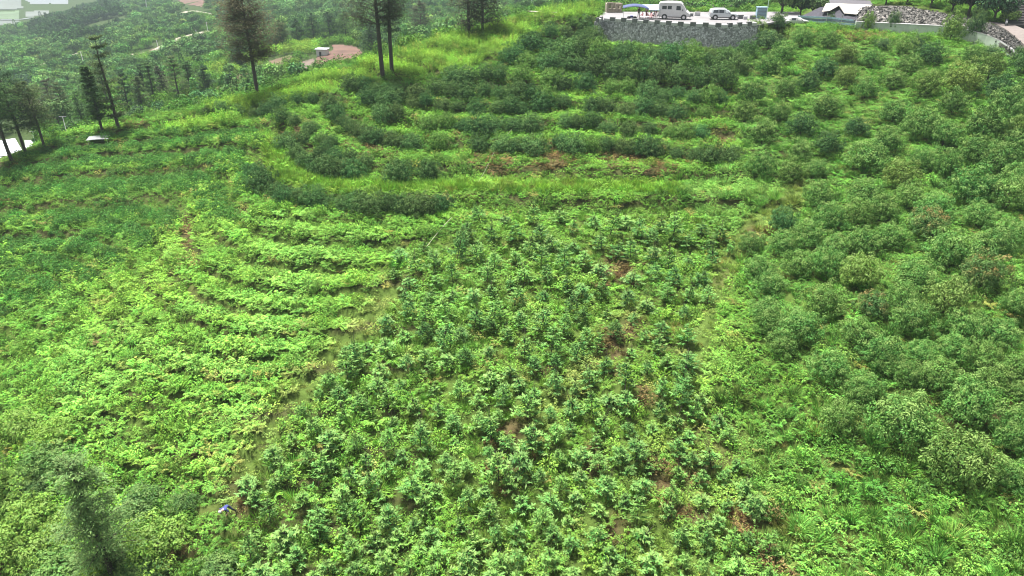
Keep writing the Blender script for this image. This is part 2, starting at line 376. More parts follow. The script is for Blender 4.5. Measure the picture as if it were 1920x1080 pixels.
def unit(v): return v / (np.linalg.norm(v, axis=-1, keepdims=True) + 1e-9)
class Leaves:
    def __init__(s, seed): s.r = np.random.default_rng(seed); s.V = []; s.F = []; s.lv = []; s.n = 0
    def add(s, P, D, L, W, droop=0., lv=None, tip=0., up=None):
        """P (n,3) bases, D (n,3) directions; one folded leaf each"""
        n_ = len(P); D = unit(D); r = s.r
        L = np.broadcast_to(L, n_)[:, None]; W = np.broadcast_to(W, n_)[:, None]
        U = np.array([0, 0, 1.]) + r.normal(0, .35, (n_, 3)) if up is None else up
        S = unit(np.cross(D, U)); Nn = unit(np.cross(S, D))
        dz = np.zeros((n_, 3)); dz[:, 2:] = np.broadcast_to(droop, n_)[:, None] * L
        A = P; T = P + D * L - dz; m = P + D * L * .45 - dz * .2
        B = m + S * W / 2 + Nn * W * .12; C = m - S * W / 2 + Nn * W * .12
        s.V.append(np.stack([A, B, T, C], 1).reshape(-1, 3))
        s.F.append(np.arange(4 * n_).reshape(-1, 4) + s.n); s.n += 4 * n_
        l = np.zeros((n_, 3)); l[:, 0] = r.random(n_) if lv is None else lv; l[:, 1] = r.random(n_); l[:, 2] = tip
        s.lv.append(l)
    def mesh(s, name, mat): return mesh_np(name, np.vstack(s.V), np.vstack(s.F), mat, np.vstack(s.lv))
def sph(r, n_, zlo=-1):
    z = r.uniform(zlo, 1, n_); a = r.uniform(0, 2 * math.pi, n_); q = np.sqrt(1 - z * z); return np.stack([q * np.cos(a), q * np.sin(a), z], 1)

def m_fern(seed, nf=13, rad=.62, ht=.5, leaf=.13):
    s = Leaves(seed); r = s.r
    for i in range(nf):
        a = 2 * math.pi * i / nf + r.normal(0, .3); rr = rad * r.uniform(.6, 1.15); h = ht * r.uniform(.6, 1.2); t = np.linspace(.22, 1, 8)
        x = rr * t; z = h * (1.5 * t - .95 * t * t) * 1.2
        P = np.stack([x * math.cos(a), x * math.sin(a), z], 1); l0 = r.uniform(.3, .8)
        side = np.array([-math.sin(a), math.cos(a), 0]); fw = np.array([math.cos(a), math.sin(a), -.1])
        for sg in (-1, 1):
            s.add(P, sg * side + .55 * fw + r.normal(0, .12, (8, 3)), leaf * (1.25 - .7 * t), leaf * .42 * (1.25 - .6 * t), .12, np.clip(l0 + r.normal(0, .15, 8), 0, 1), np.clip((t - .4), 0, 1) * r.uniform(.2, 1))
    return s.mesh('fern', M['leaf_i'])
def m_weed(seed, ns=18, rad=.5, ht=.42, leaf=.12):
    s = Leaves(seed); r = s.r
    for i in range(ns):
        a = r.uniform(0, 6.28); q = rad * math.sqrt(r.random()); h = ht * r.uniform(.4, 1.2)
        n_ = 8; t = r.uniform(.35, 1, n_); an = r.uniform(0, 6.28, n_)
        P = np.stack([q * math.cos(a) + r.normal(0, .04, n_), q * math.sin(a) + r.normal(0, .04, n_), h * t], 1)
        s.add(P, np.stack([np.cos(an), np.sin(an), r.uniform(-.1, .6, n_)], 1), leaf * r.uniform(.7, 1.3, n_), leaf * .55, .15, None, t * r.uniform(0, .8))
    return s.mesh('weed', M['leaf_i'])
def m_grass(seed, nb=110, rad=.38, ht=.6, wd=.022):
    s = Leaves(seed); r = s.r
    a = r.uniform(0, 6.28, nb); q = rad * np.sqrt(r.random(nb)) * .6
    P = np.stack([q * np.cos(a), q * np.sin(a), 0 * q], 1); a2 = a + r.normal(0, .6, nb); ln = r.uniform(.35, .9, nb)
    D = np.stack([np.cos(a2) * ln, np.sin(a2) * ln, np.ones(nb)], 1)
    s.add(P, D, ht * r.uniform(.6, 1.2, nb), wd * r.uniform(.8, 1.6, nb), .25 * ln, None, r.random(nb) * .6)
    return s.mesh('grass', M['leaf_i'])
def m_mat(seed, n_=130, rad=.55, leaf=.085):
    s = Leaves(seed); r = s.r
    a = r.uniform(0, 6.28, n_); q = rad * np.sqrt(r.random(n_)); z = .05 + .16 * r.random(n_) * (1 - q / rad / 1.5)
    a2 = r.uniform(0, 6.28, n_)
    s.add(np.stack([q * np.cos(a), q * np.sin(a), z], 1), np.stack([np.cos(a2), np.sin(a2), r.uniform(0, .5, n_)], 1), leaf * r.uniform(.7, 1.4, n_), leaf * .6, .1, None, r.random(n_) * .5)
    return s.mesh('creeper', M['leaf_i'])
def m_shrub(seed, n_=300, rad=.6, ht=.95, leaf=.15):
    s = Leaves(seed); r = s.r; d = sph(r, n_, -.2); q = .55 + .45 * r.random(n_) ** .5
    lump = 1 + .22 * np.sin(d[:, 0] * 5 + seed) * np.cos(d[:, 1] * 6 + seed)
    P = d * q[:, None] * lump[:, None] * [rad, rad, ht * .6] + [0, 0, ht * .45]
    s.add(P, np.array([0, 0, -1.]) - d * (d @ np.array([0, 0, -1.]))[:, None] + d * .5 + r.normal(0, .4, (n_, 3)), leaf * r.uniform(.7, 1.3, n_), leaf * .4, .1, None, np.clip(q - .6, 0, 1) * 2 * r.random(n_) * (d[:, 2] > 0), d + r.normal(0, .3, (n_, 3)))
    return s.mesh('shrub', M['leaf_i'])
def m_upright(seed, ns=16, rad=.5, ht=1.0, leaf=.2):
    """tall leafy stems with narrow drooping leaves"""
    s = Leaves(seed); r = s.r
    for i in range(ns):
        a = r.uniform(0, 6.28); q = rad * math.sqrt(r.random()); h = ht * r.uniform(.6, 1.15); n_ = 12; t = np.linspace(.3, 1, n_); an = np.arange(n_) * 2.4 + r.uniform(0, 6)
        P = np.stack([q * math.cos(a) * (1 + .3 * t), q * math.sin(a) * (1 + .3 * t), h * t], 1)
        s.add(P, np.stack([np.cos(an), np.sin(an), .25 + .9 * t], 1), leaf * r.uniform(.7, 1.2, n_), leaf * .26, .22, None, t * r.uniform(.2, 1))
    return s.mesh('upright', M['leaf_i'])
def m_farcrown(seed, n_=420, leaf=.62, conif=False):
    s = Leaves(seed); r = s.r; nl = 11
    c = sph(r, nl, -.1) * [1.5, 1.5, 1.1] * r.uniform(.5, 1, (nl, 1)) + [0, 0, 2.3]; rad = r.uniform(.75, 1.35, nl)
    k = r.integers(0, nl, n_); d = sph(r, n_, -.6)
    P = c[k] + d * rad[k][:, None] * r.uniform(.75, 1.05, (n_, 1))
    if conif:
        z = r.random(n_) ** .8; a = r.uniform(0, 6.28, n_); q = (1 - z) * 1.3 * r.uniform(.4, 1.1, n_) + .08; P = np.stack([q * np.cos(a), q * np.sin(a), .6 + z * 5.2], 1); d = np.stack([np.cos(a), np.sin(a), -.15 + 0 * a], 1)
    dn = np.array([0, 0, -1.]); d = unit(d); D = dn - d * (d @ dn)[:, None] + r.normal(0, .4, (n_, 3))
    if conif: D = d
    s.add(P, D, leaf * r.uniform(.5, 1.2, n_), leaf * .6, .05, None, np.clip(d[:, 2], 0, 1) * r.random(n_) * .5, (d + r.normal(0, .25, (n_, 3))) if not conif else None)
    return s.mesh('far_crown', M['leaf_i'])

def puff(s, c, pr, per, leaf, lv, tip, out, flat=.85, asp=.36):
    """leaves shingled over a small rounded clump: each leaf lies along the clump's surface and points down it"""
    r = s.r; n_ = unit(sph(r, per, -.35) + np.asarray(out) * .35); dn = np.array([0, 0, -1.]); D = unit(dn - n_ * (n_ @ dn)[:, None] + r.normal(0, .35, (per, 3))) ; D = D + n_ * .25
    s.add(c + n_ * pr * [1, 1, flat] * r.uniform(.8, 1.12, (per, 1)), D, leaf * r.uniform(.7, 1.15, per), leaf * asp, .0, lv, tip * np.clip(n_[:, 2] + .3, 0, 1), n_ + r.normal(0, .22, (per, 3)))
# orchard tree crown: a dome of leafy puffs, each a rosette of drooping leaves
def m_orchard(seed, npuff=88, rad=1.5, ht=2.2, leaf=.17, mat='leaf_o', per=50):
    s = Leaves(seed); r = s.r
    g = (np.arange(npuff) + .5) / npuff; z = 1 - 1.35 * g; a = np.arange(npuff) * 2.39996 + r.normal(0, .12, npuff); z = np.clip(z + r.normal(0, .04, npuff), -.4, 1)
    q = np.sqrt(np.clip(1 - z * z, 0, 1)); d = np.stack([q * np.cos(a), q * np.sin(a), z], 1)
    ph = r.uniform(0, 6.28, 4)
    lump = 1 + .20 * np.sin(3 * a + ph[0]) * q + .17 * np.sin(5 * a + 4 * z + ph[1]) + r.normal(0, .12, npuff)
    C = d * lump[:, None] * [rad, rad, ht * .58] + [0, 0, ht * .46]
    fl = (r.random(npuff) < .55) * r.uniform(.4, 1.1, npuff) * np.clip(z + .5, 0, 1)
    lv0 = np.clip(r.normal(.5, .24, npuff), 0, 1)
    for i in range(npuff):
        puff(s, C[i], rad * r.uniform(.13, .21), per, leaf, np.clip(lv0[i] + r.normal(0, .12, per), 0, 1), fl[i], d[i])
    # inner fill, sparse
    ni = 700; di = sph(r, ni, -.5); P = di * r.uniform(.55, .82, (ni, 1)) * [rad, rad, ht * .55] + [0, 0, ht * .45]
    s.add(P, r.normal(0, 1, (ni, 3)), leaf * 1.6, leaf * .8, .1, None, 0., di)
    return s.mesh('orchard_crown', M[mat])
def m_sapling(seed, nb=15, ht=1.2, rad=.62, leaf=.26):
    s = Leaves(seed); r = s.r; st = []
    for i in range(nb):
        t = (i + .5) / nb; a = i * 2.4 + r.normal(0, .3); z0 = ht * (.10 + .70 * t); out = rad * (1 - .72 * t) * r.uniform(.75, 1.2); z1 = z0 + .22 + .16 * r.random()
        e = np.array([out * math.cos(a), out * math.sin(a), z1 - .1]); b0 = np.array([0, 0, z0 - .05]); st.append((b0, e)); dr = unit(e - b0)
        per = 20; k = r.uniform(.45, 1.05, per)[:, None]; aa = r.uniform(0, 6.28, per)
        P = b0 + (e - b0) * k; D = np.stack([np.cos(aa), np.sin(aa), .1 + .15 * np.sin(aa)], 1) + dr * (.15 + .45 * k)
        s.add(P, D, leaf * r.uniform(.7, 1.15, per), leaf * .27, .18, None, (k[:, 0] > .8) * r.uniform(.3, 1, per))
    aa = np.linspace(0, 6.28, 10)
    s.add(np.tile([[0, 0, ht]], (10, 1)), np.stack([np.cos(aa), np.sin(aa), 1.1 + 0 * aa], 1), leaf, leaf * .26, .1, None, .9)
    return s.mesh('sapling_leaves', M['leaf_o'])
def tube(pts, rad, sides=6, V=None, F=None):
    """tapered tube through points; returns lists"""
    V = [] if V is None else V; F = [] if F is None else F; base = len(V); pts = np.asarray(pts, float); rad = np.broadcast_to(rad, len(pts))
    for i, p in enumerate(pts):
        d = unit(pts[min(i + 1, len(pts) - 1)] - pts[max(i - 1, 0)]); u = np.cross(d, [0, 1, 0] if abs(d[1]) < .9 else [1, 0, 0]); u = unit(u); v = np.cross(d, u)
        for k in range(sides):
            a = 2 * math.pi * k / sides; V.append(p + rad[i] * (u * math.cos(a) + v * math.sin(a)))
    for i in range(len(pts) - 1):
        for k in range(sides):
            F.append([base + i * sides + k, base + i * sides + (k + 1) % sides, base + (i + 1) * sides + (k + 1) % sides, base + (i + 1) * sides + k])
    F.append([base + k for k in range(4)] if sides == 4 else [base, base + 1, base + 2, base + 3])
    e = base + (len(pts) - 1) * sides
    for k in range(1, sides - 1, 2): F.append([e, e + k, e + k + 1, e + min(k + 2, sides - 1)])
    return V, F
def m_trunk(h, r0, limbs=4, spread=.7, seed=0, mat='bark', top=None):
    r = np.random.default_rng(seed); V, F = tube([[0, 0, -.4], [.03, .02, h * .5], [.0, .04, h]], [r0 * 1.2, r0, r0 * .7])
    for i in range(limbs):
        a = i * 6.28 / limbs + r.normal(0, .3); V, F = tube([[0, 0, h * .8], [spread * .5 * math.cos(a), spread * .5 * math.sin(a), h * 1.15], [spread * math.cos(a), spread * math.sin(a), h * 1.6]], [r0 * .6, r0 * .45, r0 * .25], 5, V, F)
    return mesh_np('trunk', V, F, M[mat], smooth=True)
# ------------------------------------------------------------------ zones (where each kind of plant grows)
ORCH = [(1392,455),(1400,520),(1420,620),(1500,700),(1540,745),(1580,800),(1690,850),(1730,905),(1830,915),(1990,930),(1990,60),(1905,110),(1800,95),(1700,80),(1560,75),(1440,60),(1400,100),(1385,200),(1390,300),(1430,330),(1500,350),(1470,400)]
ROWS = [(1120,50),(1010,45),(960,100),(850,140),(640,165),(600,200),(620,250),(740,300),(900,300),(1150,305),(1390,320),(1390,90),(1150,95)]
SAPL = [(745,470),(900,420),(1000,405),(1250,395),(1330,420),(1370,460),(1320,560),(1290,640),(1330,760),(1400,860),(1470,1150),(420,1150),(440,900),(560,760),(640,670),(720,580)]
GSTRIP = [(500,270),(485,310),(520,342),(640,366),(900,364),(1150,364),(1290,366),(1290,348),(1000,342),(700,345),(600,335),(540,300),(525,275)]
YRIDGE = [(330,225),(480,186),(600,140),(740,106),(850,73),(960,44),(1050,20),(1118,8),(1125,60),(1010,70),(960,110),(850,140),(700,150),(620,175),(500,215),(420,245),(300,250)]
LUP = [(-100,350),(100,270),(300,250),(480,240),(500,290),(470,340),(440,420),(330,430),(230,500),(120,560),(-100,640)]
LFERN = [(440,400),(700,410),(740,480),(700,560),(620,660),(540,740),(440,880),(300,900),(150,830),(90,700),(170,590),(250,520),(340,440)]
BRIGHT = [(1290,600),(1360,590),(1400,640),(1390,740),(1320,760),(1280,680)]
GRASSR = [(1350,495),(1400,440),(1420,400),(1500,345),(1520,360),(1500,400),(1440,440),(1400,480),(1380,520)]
FERNR = [(1280,350),(1400,300),(1500,340),(1420,410),(1380,440),(1280,395)]
BRIGHTR = [(1420,760),(1540,760),(1680,860),(1740,920),(1990,930),(1990,1150),(1450,1150),(1400,900)]
BROWN = [(1150,655,28,40),(960,805,28,30),(955,870,22,40),(1250,905,35,22),(1300,965,40,20),(1400,980,35,20),(1440,1050,30,30),(345,1035,40,22),(5,1065,55,35),(1180,620,30,20),(1160,510,45,25),(1115,880,15,25),(1150,990,20,30),
 (700,285,40,18),(930,300,50,16),(1050,300,70,16),(1230,320,60,14),(1270,235,30,12),(860,265,18,10),(1340,262,40,12),(1000,315,90,12),(1410,435,14,12),(1780,560,16,22),(1870,770,30,25),(1850,870,40,18),(360,860,60,10),(455,945,22,35),(210,640,20,12),(350,440,12,40),(0,375,30,12),(250,230,30,10),(560,255,30,20),(1560,135,30,10),(1620,70,40,7),(1170,300,60,12),(480,720,50,8),(320,1040,30,20),(1200,750,20,20),(1230,880,16,30),(1020,690,20,14)]
DECKZ = np.array(DECK)
def brown_w(px, py):
    w_ = np.zeros(np.shape(px))
    for (x, y, a, b_) in BROWN: w_ = np.maximum(w_, np.exp(-(((px - x) / a) ** 2 + ((py - y) / b_) ** 2)))
    return w_
FIELDS = [(-60,-30),(130,-30),(132,10),(95,16),(50,22),(95,30),(60,42),(0,50),(-60,50)]
SOIL = [(555,140),(560,118),(600,98),(625,84),(665,88),(690,108),(680,118),(620,135),(575,150)]
SOIL2 = [(400,170),(410,150),(470,135),(500,118),(545,100),(560,112),(520,130),(485,150),(450,170)]
SOIL3 = [(300,-10),(400,-10),(385,25),(330,12)]
GREEN2 = [(350,150),(380,138),(460,112),(540,92),(600,85),(600,100),(540,108),(470,130),(400,150)]
ROADS = [[(240,105),(290,100),(330,80),(345,72),(395,60)],[(75,128),(95,118),(130,110),(160,98)],[(330,28),(360,22),(400,30)],[(940,24),(985,25),(1045,28)]]
px_, py_, pd_ = proj(XX, YY, ZZ)
nn = noise2(XX, YY, 9, 2); nf = noise2(XX, YY, 40, 5)
G = np.zeros(XX.shape + (3,)); near_m = sd_ < 1
G[:] = np.array([.035, .055, .018])
G[near_m] = np.array([.06, .095, .02])
bw = brown_w(px_, py_)[..., None] * near_m[..., None]
bw = np.maximum(bw, (sstep(.25, .6, nn) * .4)[..., None] * near_m[..., None])
G = G * (1 - bw) + np.array([.075, .055, .028]) * bw
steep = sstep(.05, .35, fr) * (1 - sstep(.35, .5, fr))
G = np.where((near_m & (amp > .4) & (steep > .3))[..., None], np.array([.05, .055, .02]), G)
far_m = (~near_m) & (pd_ > 110) & (py_ < 330)
V = np.stack([XX, YY, ZZ], -1).reshape(-1, 3); ny, nx = XX.shape
idx = np.arange(nx * ny).reshape(ny, nx); F = np.stack([idx[:-1, :-1], idx[:-1, 1:], idx[1:, 1:], idx[1:, :-1]], -1).reshape(-1, 4)
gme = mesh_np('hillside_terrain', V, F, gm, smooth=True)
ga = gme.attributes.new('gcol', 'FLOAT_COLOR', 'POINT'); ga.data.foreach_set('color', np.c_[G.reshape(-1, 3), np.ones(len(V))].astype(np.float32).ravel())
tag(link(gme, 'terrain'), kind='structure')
def drape(name, poly, mat, step=4, lift=.25, label=None):
    a0, a1 = min(p[0] for p in poly), max(p[0] for p in poly); b0, b1 = min(p[1] for p in poly), max(p[1] for p in poly)
    xs_ = np.arange(a0, a1 + step, step); ys_ = np.arange(b0, b1 + step / 2, step / 2); A, B = np.meshgrid(xs_, ys_)
    ins = inpoly(A + 1.2 * noise2(A, B, 7, 91), B + .8 * noise2(A, B, 5, 92), poly); Pp = hit(A.ravel(), B.ravel(), 90); Pp[:, 2] += lift; dep = proj(Pp[:, 0], Pp[:, 1], Pp[:, 2])[2].reshape(A.shape); Ff = []
    idd = np.arange(A.size).reshape(A.shape)
    for i in range(A.shape[0] - 1):
        for j in range(A.shape[1] - 1):
            q = dep[i:i + 2, j:j + 2]
            if ins[i:i + 2, j:j + 2].sum() >= 3 and q.max() - q.min() < q.min() * .13: Ff.append([idd[i, j], idd[i + 1, j], idd[i + 1, j + 1], idd[i, j + 1]])
    if Ff:
        o_ = link(mesh_np(name, Pp, np.array(Ff), mat, smooth=True), name); tag(o_, kind='structure')
M['earth_red'] = plain('red_cut_earth', (.095, .05, .036), 1, 0, .35, .35, .4); M['earth_brown'] = plain('brown_field_soil', (.10, .07, .04), 1, 0, .3, .3, .4); M['earth_grey'] = plain('grey_brown_earth', (.10, .075, .06), 1, 0, .3, .3, .4)
M['field'] = plain('pale_flooded_field', (.085, .10, .09), .9, 0, .25, .02); M['field_green'] = plain('green_field', (.06, .10, .045), .9, 0, .25, .03); M['river'] = plain('grey_river_water', (.085, .10, .11), .4, 0, .08, .02); M['track'] = plain('pale_dirt_track', (.26, .235, .18), .95, 0, .2, .2)
drape('river', [(-60,-30),(130,-30),(132,-2),(128,10),(110,8),(60,9),(40,-4),(-60,-4)], M['river']); drape('field', [(-60,-4),(42,-4),(44,18),(-60,19)], M['field']); drape('field', [(-60,21),(38,20),(36,37),(-60,38)], M['field_green']); drape('field', [(-60,40),(44,39),(40,48),(-60,49)], M['field']); drape('field', [(44,22),(92,18),(94,26),(50,34)], M['field'])
drape('red_earth_field', [(600,99),(625,96),(622,84),(665,87),(690,108),(680,118),(655,124),(610,128),(590,132),(592,112)], M['earth_red'], 2.5); drape('grey_earth_field', [(553,141),(562,118),(590,110),(591,132),(570,142)], M['earth_grey'], 2.5)
drape('brown_field', [(404,170),(412,152),(440,142),(470,137),(475,152),(440,166)], M['earth_brown'], 2.5); drape('brown_field', [(500,130),(505,116),(545,104),(552,112),(520,126)], M['earth_brown'], 2.5)
drape('brown_hillside', [(325,-12),(395,-12),(380,14),(340,8)], M['earth_red'], 3); drape('brown_field', [(275,98),(300,86),(320,86),(305,98),(285,102)], M['earth_red'], 2.5); drape('brown_field', [(255,172),(275,158),(312,160),(305,178),(262,182)], M['earth_grey'], 2.5)
drape('brown_field', [(940,24),(1000,26),(1045,30),(1048,36),(960,33)], M['earth_red'], 2.5)
def road(pts, w_, mat='track'):
    t = np.linspace(0, len(pts) - 1, 8 * len(pts)); a_ = np.interp(t, range(len(pts)), [p[0] for p in pts]); b_ = np.interp(t, range(len(pts)), [p[1] for p in pts]); P = hit(a_, b_, 90)
    dv = unit(np.gradient(P[:, :2], axis=0)); nrm = np.stack([-dv[:, 1], dv[:, 0]], 1); Vv = []; Ff = []
    for i in range(len(P)):
        for s_ in (-1, 1): q = P[i, :2] + nrm[i] * s_ * w_ / 2; Vv.append((q[0], q[1], float(P[i, 2]) + .5))
    for i in range(len(P) - 1): Ff.append([2 * i, 2 * i + 1, 2 * i + 3, 2 * i + 2])
    tag(link(mesh_np('road', Vv, np.array(Ff), M[mat], smooth=True), 'road'), kind='structure')
for rl, w_ in zip(ROADS, (7, 5, 7, 3)): road(rl, w_)
road([(108,132),(130,120),(160,106)], 2.5); road([(225,112),(262,104),(300,96),(318,86)], 5); road([(0,38),(40,37),(60,34)], 5, 'river')
BAREF = lambda px, py: inpoly(px, py, FIELDS) | inpoly(px, py, SOIL) | inpoly(px, py, SOIL2) | inpoly(px, py, SOIL3) | inpoly(px, py, [(250,108),(300,76),(320,84),(305,100)]) | inpoly(px, py, [(380,25),(410,25),(412,36),(370,36)]) | inpoly(px, py, [(940,22),(1045,24),(1050,34),(930,33)])

# ------------------------------------------------------------------ scattering one object of ground cover
SRC = {}
def source(name, meshes):
    c = bpy.data.collections.new(name)
    for i, me in enumerate(meshes):
        o = bpy.data.objects.new('%s_%02d' % (name, i), me); c.objects.link(o)
    SRC[name] = (c, len(meshes)); return c
def scatter(name, src, P, scl, rot, tint, var=None):
    c, nv = SRC[src]; n_ = len(P); me = bpy.data.meshes.new(name); me.vertices.add(n_); me.vertices.foreach_set('co', np.asarray(P, np.float32).ravel())
    def A(nm, ty, val, key): a_ = me.attributes.new(nm, ty, 'POINT'); a_.data.foreach_set(key, np.ascontiguousarray(val).ravel())
    A('scl', 'FLOAT_VECTOR', np.asarray(scl, np.float32), 'vector'); A('rot', 'FLOAT_VECTOR', np.asarray(rot, np.float32), 'vector')
    A('tint', 'FLOAT_COLOR', np.c_[tint, np.ones(n_)].astype(np.float32), 'color'); A('vidx', 'INT', (RNG.integers(0, nv, n_) if var is None else var).astype(np.int32), 'value')
    o = link(me, name); g = bpy.data.node_groups.new(name, 'GeometryNodeTree')
    g.interface.new_socket('Geometry', in_out='INPUT', socket_type='NodeSocketGeometry'); g.interface.new_socket('Geometry', in_out='OUTPUT', socket_type='NodeSocketGeometry')
    N = g.nodes.new; L = g.links.new; gi = N('NodeGroupInput'); go = N('NodeGroupOutput'); ip = N('GeometryNodeInstanceOnPoints'); ci = N('GeometryNodeCollectionInfo')
    ci.inputs['Collection'].default_value = c; ci.inputs['Separate Children'].default_value = True; ci.inputs['Reset Children'].default_value = True
    def na(nm, ty): x = N('GeometryNodeInputNamedAttribute'); x.data_type = ty; x.inputs['Name'].default_value = nm; return x.outputs['Attribute']
    L(gi.outputs[0], ip.inputs['Points']); L(ci.outputs[0], ip.inputs['Instance']); ip.inputs['Pick Instance'].default_value = True
    L(na('vidx', 'INT'), ip.inputs['Instance Index']); L(na('rot', 'FLOAT_VECTOR'), ip.inputs['Rotation']); L(na('scl', 'FLOAT_VECTOR'), ip.inputs['Scale'])
    L(ip.outputs[0], go.inputs[0]); md = o.modifiers.new('scatter', 'NODES'); md.node_group = g
    return o
source('fern', [m_fern(i, rad=.62 if i % 2 else .5) for i in range(5)])
source('weed', [m_weed(20 + i) for i in range(5)])
source('grass', [m_grass(40 + i) for i in range(4)])
source('creeper', [m_mat(60 + i) for i in range(4)])
source('shrub', [m_shrub(80 + i) for i in range(6)])
source('upright', [m_upright(100 + i) for i in range(5)])
source('farcrown', [m_farcrown(120 + i) for i in range(6)] + [m_farcrown(130 + i, 300, .5, True) for i in range(2)])

# points on the near hill, jittered grid
def jgrid(x0, x1, y0, y1, st):
    a, b_ = np.meshgrid(np.arange(x0, x1, st), np.arange(y0, y1, st)); a = a.ravel(); b_ = b_.ravel()
    return a + RNG.uniform(-.5, .5, a.shape) * st, b_ + RNG.uniform(-.5, .5, a.shape) * st
def slope_rot(x, y):
    """tilt instances half-way to the ground's normal"""
    e = .8; gx = (H(x + e, y) - H(x - e, y)) / (2 * e); gy = (H(x, y + e) - H(x, y - e)) / (2 * e)
    return np.arctan(gy) * .6, -np.arctan(gx) * .6
def near_pts(st, marg=60):
    x, y = jgrid(-68, 82, 15, 150, st); s_ = SDl(x, y); z = H(x, y); px, py, pd = proj(x, y, z)
    k_ = (s_ < 2.5) & (px > -marg * 3) & (px < 1920 + marg * 3) & (py < 1080 + marg * 4) & (py > -60)
    k_ &= ~inpoly(x, y, DECK)
    k_ &= ~((py < 112) & (inpoly(px, py, [(1612,12),(1645,8),(1735,12),(1765,18),(1825,32),(1862,42),(1990,60),(1990,112),(1912,110),(1850,88),(1760,70),(1700,66),(1620,56)]) | inpoly(px, py, [(1500,26),(1545,2),(1640,0),(1626,56),(1490,44)]) | inpoly(px, py, [(1870,-60),(1990,-60),(1990,70),(1880,52)])))
    k_ &= dline(x, y, DECK[:6]) > .7
    return x[k_], y[k_], z[k_], px[k_], py[k_], pd[k_]
# base colours of leaves (reflectance)
C_FERN = np.array([.118, .255, .032]); C_YEL = np.array([.158, .300, .038]); C_MID = np.array([.064, .175, .026]); C_DARK = np.array([.030, .10, .022]); C_BLUE = np.array([.042, .115, .045])
C_BROWN = np.array([.115, .082, .034]); C_STRAW = np.array([.27, .29, .09]); C_LIME = np.array([.140, .305, .055])
def tint_at(x, y, px, py):
    n1 = noise2(x, y, 7, 21, 3); n2 = noise2(x, y, 2.2, 22, 2); n3 = noise2(x, y, 18, 23, 2)
    T = np.empty(x.shape + (3,)); w_ = lambda poly: inpoly(px + 14 * n2, py + 8 * n1, poly)
    mixc = lambda a, b_, t: a + (b_ - a) * np.clip(t, 0, 1)[:, None]
    T[:] = mixc(C_MID, C_FERN, .55 + .5 * n1 + .3 * n2)
    for poly, ca, cb, b0 in [(LUP, C_MID * .8, C_FERN, .6), (LFERN, C_FERN, C_LIME, .35), (YRIDGE, C_FERN, C_YEL, .55), (ROWS, C_MID, C_FERN, .5), (ORCH, C_MID * 1.1, C_LIME, .5),
                         (SAPL, C_FERN * .85, C_LIME, .4), (BRIGHTR, C_MID * 1.2, C_LIME, .5), (GSTRIP, C_FERN, C_YEL, .5), (FERNR, C_LIME * .8, C_LIME, .5), (GRASSR, C_FERN, C_STRAW * .9, .4), (BRIGHT, C_LIME, C_YEL, .5)]:
        k_ = w_(poly); T[k_] = mixc(ca, cb, b0 + .5 * n1 + .4 * n2)[k_]
    # bright spur crest and terrace edges
    cr = np.exp(-(dline(px, py, [(520,260),(490,300),(400,400),(335,450),(300,520),(190,590)]) / 32) ** 2); T = T + (C_YEL - T) * (cr * .6)[:, None]
    cr = np.exp(-(dline(px, py, [(1180,600),(1060,740),(1000,800)]) / 26) ** 2); T = T + (C_STRAW * .9 - T) * (cr * .55)[:, None]
    cr = np.exp(-(dline(px, py, [(740,540),(640,650),(520,780),(430,930)]) / 20) ** 2); T = T + (C_STRAW * .85 - T) * (cr * .75)[:, None]
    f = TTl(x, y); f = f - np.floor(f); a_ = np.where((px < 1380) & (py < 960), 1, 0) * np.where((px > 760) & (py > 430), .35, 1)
    T = T * (1 + a_ * (.30 * sstep(.45, .6, f) * sstep(.95, .75, f) - .18 * sstep(.4, .1, f)))[:, None]  # lighter lip grass; shade of the risers painted into the plant tint
    cr = sstep(-.1, .7, n3) * (py > 800) * (px > 900) * (px < 1480); T = T + (C_STRAW * .75 - T) * (cr * .2)[:, None]
    return T, n1, n2, n3
def finish(x, y, z, sc_, zs=None, sink=.03):
    n_ = len(x); rx, ry = slope_rot(x, y); rot = np.stack([rx + RNG.normal(0, .08, n_), ry + RNG.normal(0, .08, n_), RNG.uniform(0, 6.28, n_)], 1)
    return np.stack([x, y, z - sink], 1), np.stack([sc_, sc_, sc_ if zs is None else zs], 1), rot
def jit(T, s1=.16, s2=.06):
    n_ = len(T); return np.clip(T * np.exp(RNG.normal(0, s1, (n_, 1))) * np.exp(RNG.normal(0, s2, (n_, 3))), .004, .7)

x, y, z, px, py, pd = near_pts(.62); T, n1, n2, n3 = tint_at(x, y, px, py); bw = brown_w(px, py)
u = RNG.random(len(x)); f = TTl(x, y); f -= np.floor(f)
sap = inpoly(px, py, SAPL); strip = inpoly(px, py, GSTRIP) | inpoly(px, py, GRASSR); br = inpoly(px, py, BRIGHTR); yr = inpoly(px, py, YRIDGE); lf = inpoly(px, py, LFERN); lu = inpoly(px, py, LUP)
orc = inpoly(px, py, ORCH); rws = inpoly(px, py, ROWS)
kind = np.full(len(x), 'w', dtype='U1')
kind[u < .45] = 'f'; kind[(u > .8)] = 'c'
kind[sap] = np.where(u[sap] < .34, 'g', np.where(u[sap] < .62, 'c', np.where(u[sap] < .8, 'w', 'f')))
kind[strip] = np.where(u[strip] < .75, 'g', 'f')
kind[br] = np.where(u[br] < .3, 'g', np.where(u[br] < .7, 'f', 'w'))
kind[yr] = np.where(u[yr] < .5, 'u', np.where(u[yr] < .8, 'f', 'w'))
kind[lf] = np.where(u[lf] < .7, 'f', 'w')
kind[lu] = np.where(u[lu] < .35, 'f', np.where(u[lu] < .75, 'w', 'c'))
kind[orc] = np.where(u[orc] < .3, 'f', np.where(u[orc] < .55, 'g', 'c'))
kind[rws] = np.where(u[rws] < .3, 'f', np.where(u[rws] < .55, 'g', 'w'))
